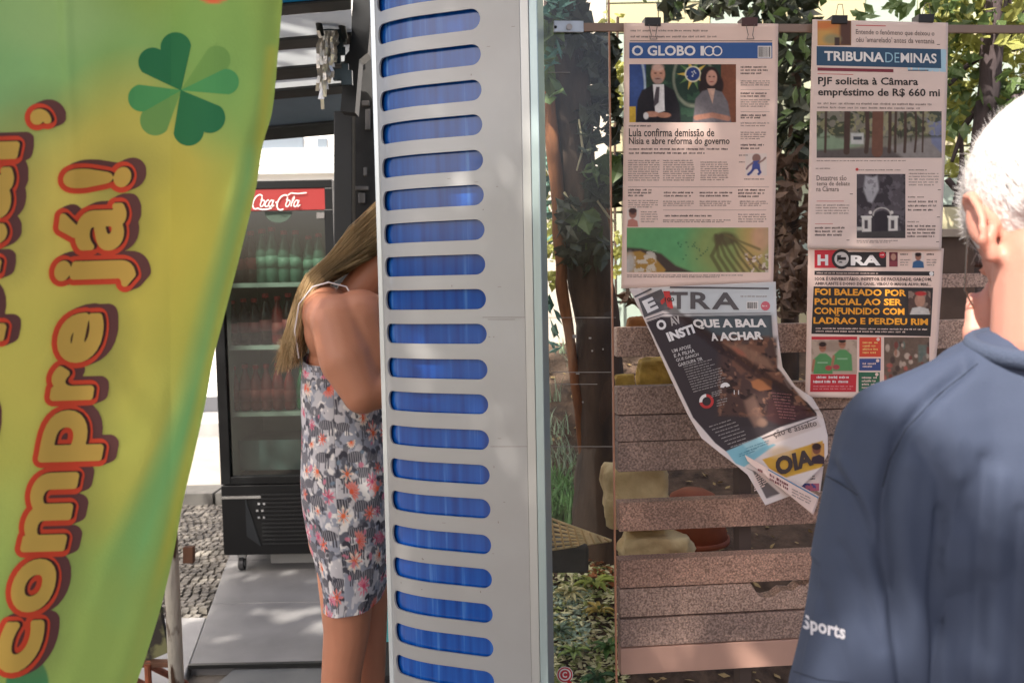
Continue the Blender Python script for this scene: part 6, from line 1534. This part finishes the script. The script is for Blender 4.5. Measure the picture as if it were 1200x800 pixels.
blob('hair_base', [], [(T2(0, -.019, .031), (.081*HS, .101*HS, .092*HS), B2), (T2(0, -.055, -.020), (.066*HS, .052*HS, .060*HS), B2)], mat('hair_base_grey', 'ece6e2', .8, col2='cbc4c0', scale=30, stretch=(1, 1, 1), bump=.6, bscale=80), mn, .0045, 4)
scalp_hair('hair', mat('hair_white', 'f4f0ee', .6, spec=.5), 17000, .018, 5, T2, B2, HS, mn)
scalp_hair('hair', mat('hair_grey', '5f5a5a', .5, spec=.4), 900, .017, 6, T2, B2, HS, mn)
# thin wire glasses
gl = MB()
for sg in (-1, 1):
    gl.tube([T2(sg*.033+.020*math.cos(a), .110, -.014+.017*math.sin(a)) for a in [2*math.pi*i/20 for i in range(21)]], .0010, 6, cap=False)
    gl.tube([T2(sg*.053, .110, -.008), T2(sg*.068, .085, .000), T2(sg*.079, .010, .020), T2(sg*.080, -.014, .012)], .0011, 6)
gl.tube([T2(-.010, .116, -.006), T2(0, .119, -.003), T2(.010, .116, -.006)], .0011, 6)
gl.build('glasses', mat('glasses_metal', 'c9b9a4', .2, metal=.9), mn)

# ================================================================== street tree behind us that shades the kiosk
stt = thing('street_tree', (-2.6, -4.6, 0), 'tall leafy street tree behind the viewer whose crown shades the kiosk', 'tree')
MB().tube([(-2.6, -4.6, -.05), (-2.5, -4.55, 1.5), (-2.3, -4.3, 3.2), (-1.9, -3.8, 4.5), (-1.2, -3.2, 5.0)], [.22, .17, .15, .10, .05], 14).build('trunk', M_bark, stt, True)
for e_ in (((-.2, -2.4, 4.9)), ((1.2, -2.6, 4.8)), ((-1.8, -1.2, 4.9)), ((1.0, -1.4, 4.7))):
    MB().tube([(-1.9, -3.8, 4.5), Vector((-1.9, -3.8, 4.5)).lerp(Vector(e_), .5)+Vector((0, 0, .25)), e_], [.07, .045, .015], 8).build('limb', M_bark, stt, True)
HOLES = [(Mq(1250, 200), .18), (Mq(1205, 330), .16)]
GH = [(ground(x, y), a, b) for x, y, a, b in ((345, 717, .20, .07), (290, 674, .16, .03), (385, 735, .14, .10), (230, 715, .10, .16), (255, 748, .10, .05), (232, 645, .15, .08), (232, 580, .3, .25))]
def blocked(p):
    for c_, r in HOLES:
        d = Vector(p)-c_; k = d.dot(SUN_TO)
        if (d-SUN_TO*k).length < r + .065: return True
    s_ = (p[2])/SUN_TO.z; g = Vector(p)-SUN_TO*s_
    for c_, a, b in GH:
        if ((g.x-c_.x)/a)**2+((g.y-c_.y)/b)**2 < 1: return True
    return False
P = []; rr = random.Random(21)
while len(P) < 24000:
    x = rr.uniform(-3.9, 2.9); y = rr.uniform(-4.4, .75); z = rr.uniform(4.3, 5.5)
    s_ = z/SUN_TO.z; gy_ = y + .0
    if y > .15 and rr.random() < .45: continue
    p = (x, y, z)
    if blocked(p): continue
    P.append(p)
for (x0, x1, y0, y1, n_) in ((-.9, .2, .7, 1.5, 1300), (-4.9, -2.9, -.5, 2.6, 2600)):
    while n_:
        p = (rr.uniform(x0, x1), rr.uniform(y0, y1), rr.uniform(4.3, 5.3)); n_ -= 1
        if not blocked(p): P.append(p)
leafmesh('crown', P, .15, mat('street_leaf', '5f7440', .6, var=.3, scale=3, translucent=.25), stt, flat=.45, asp=.62)
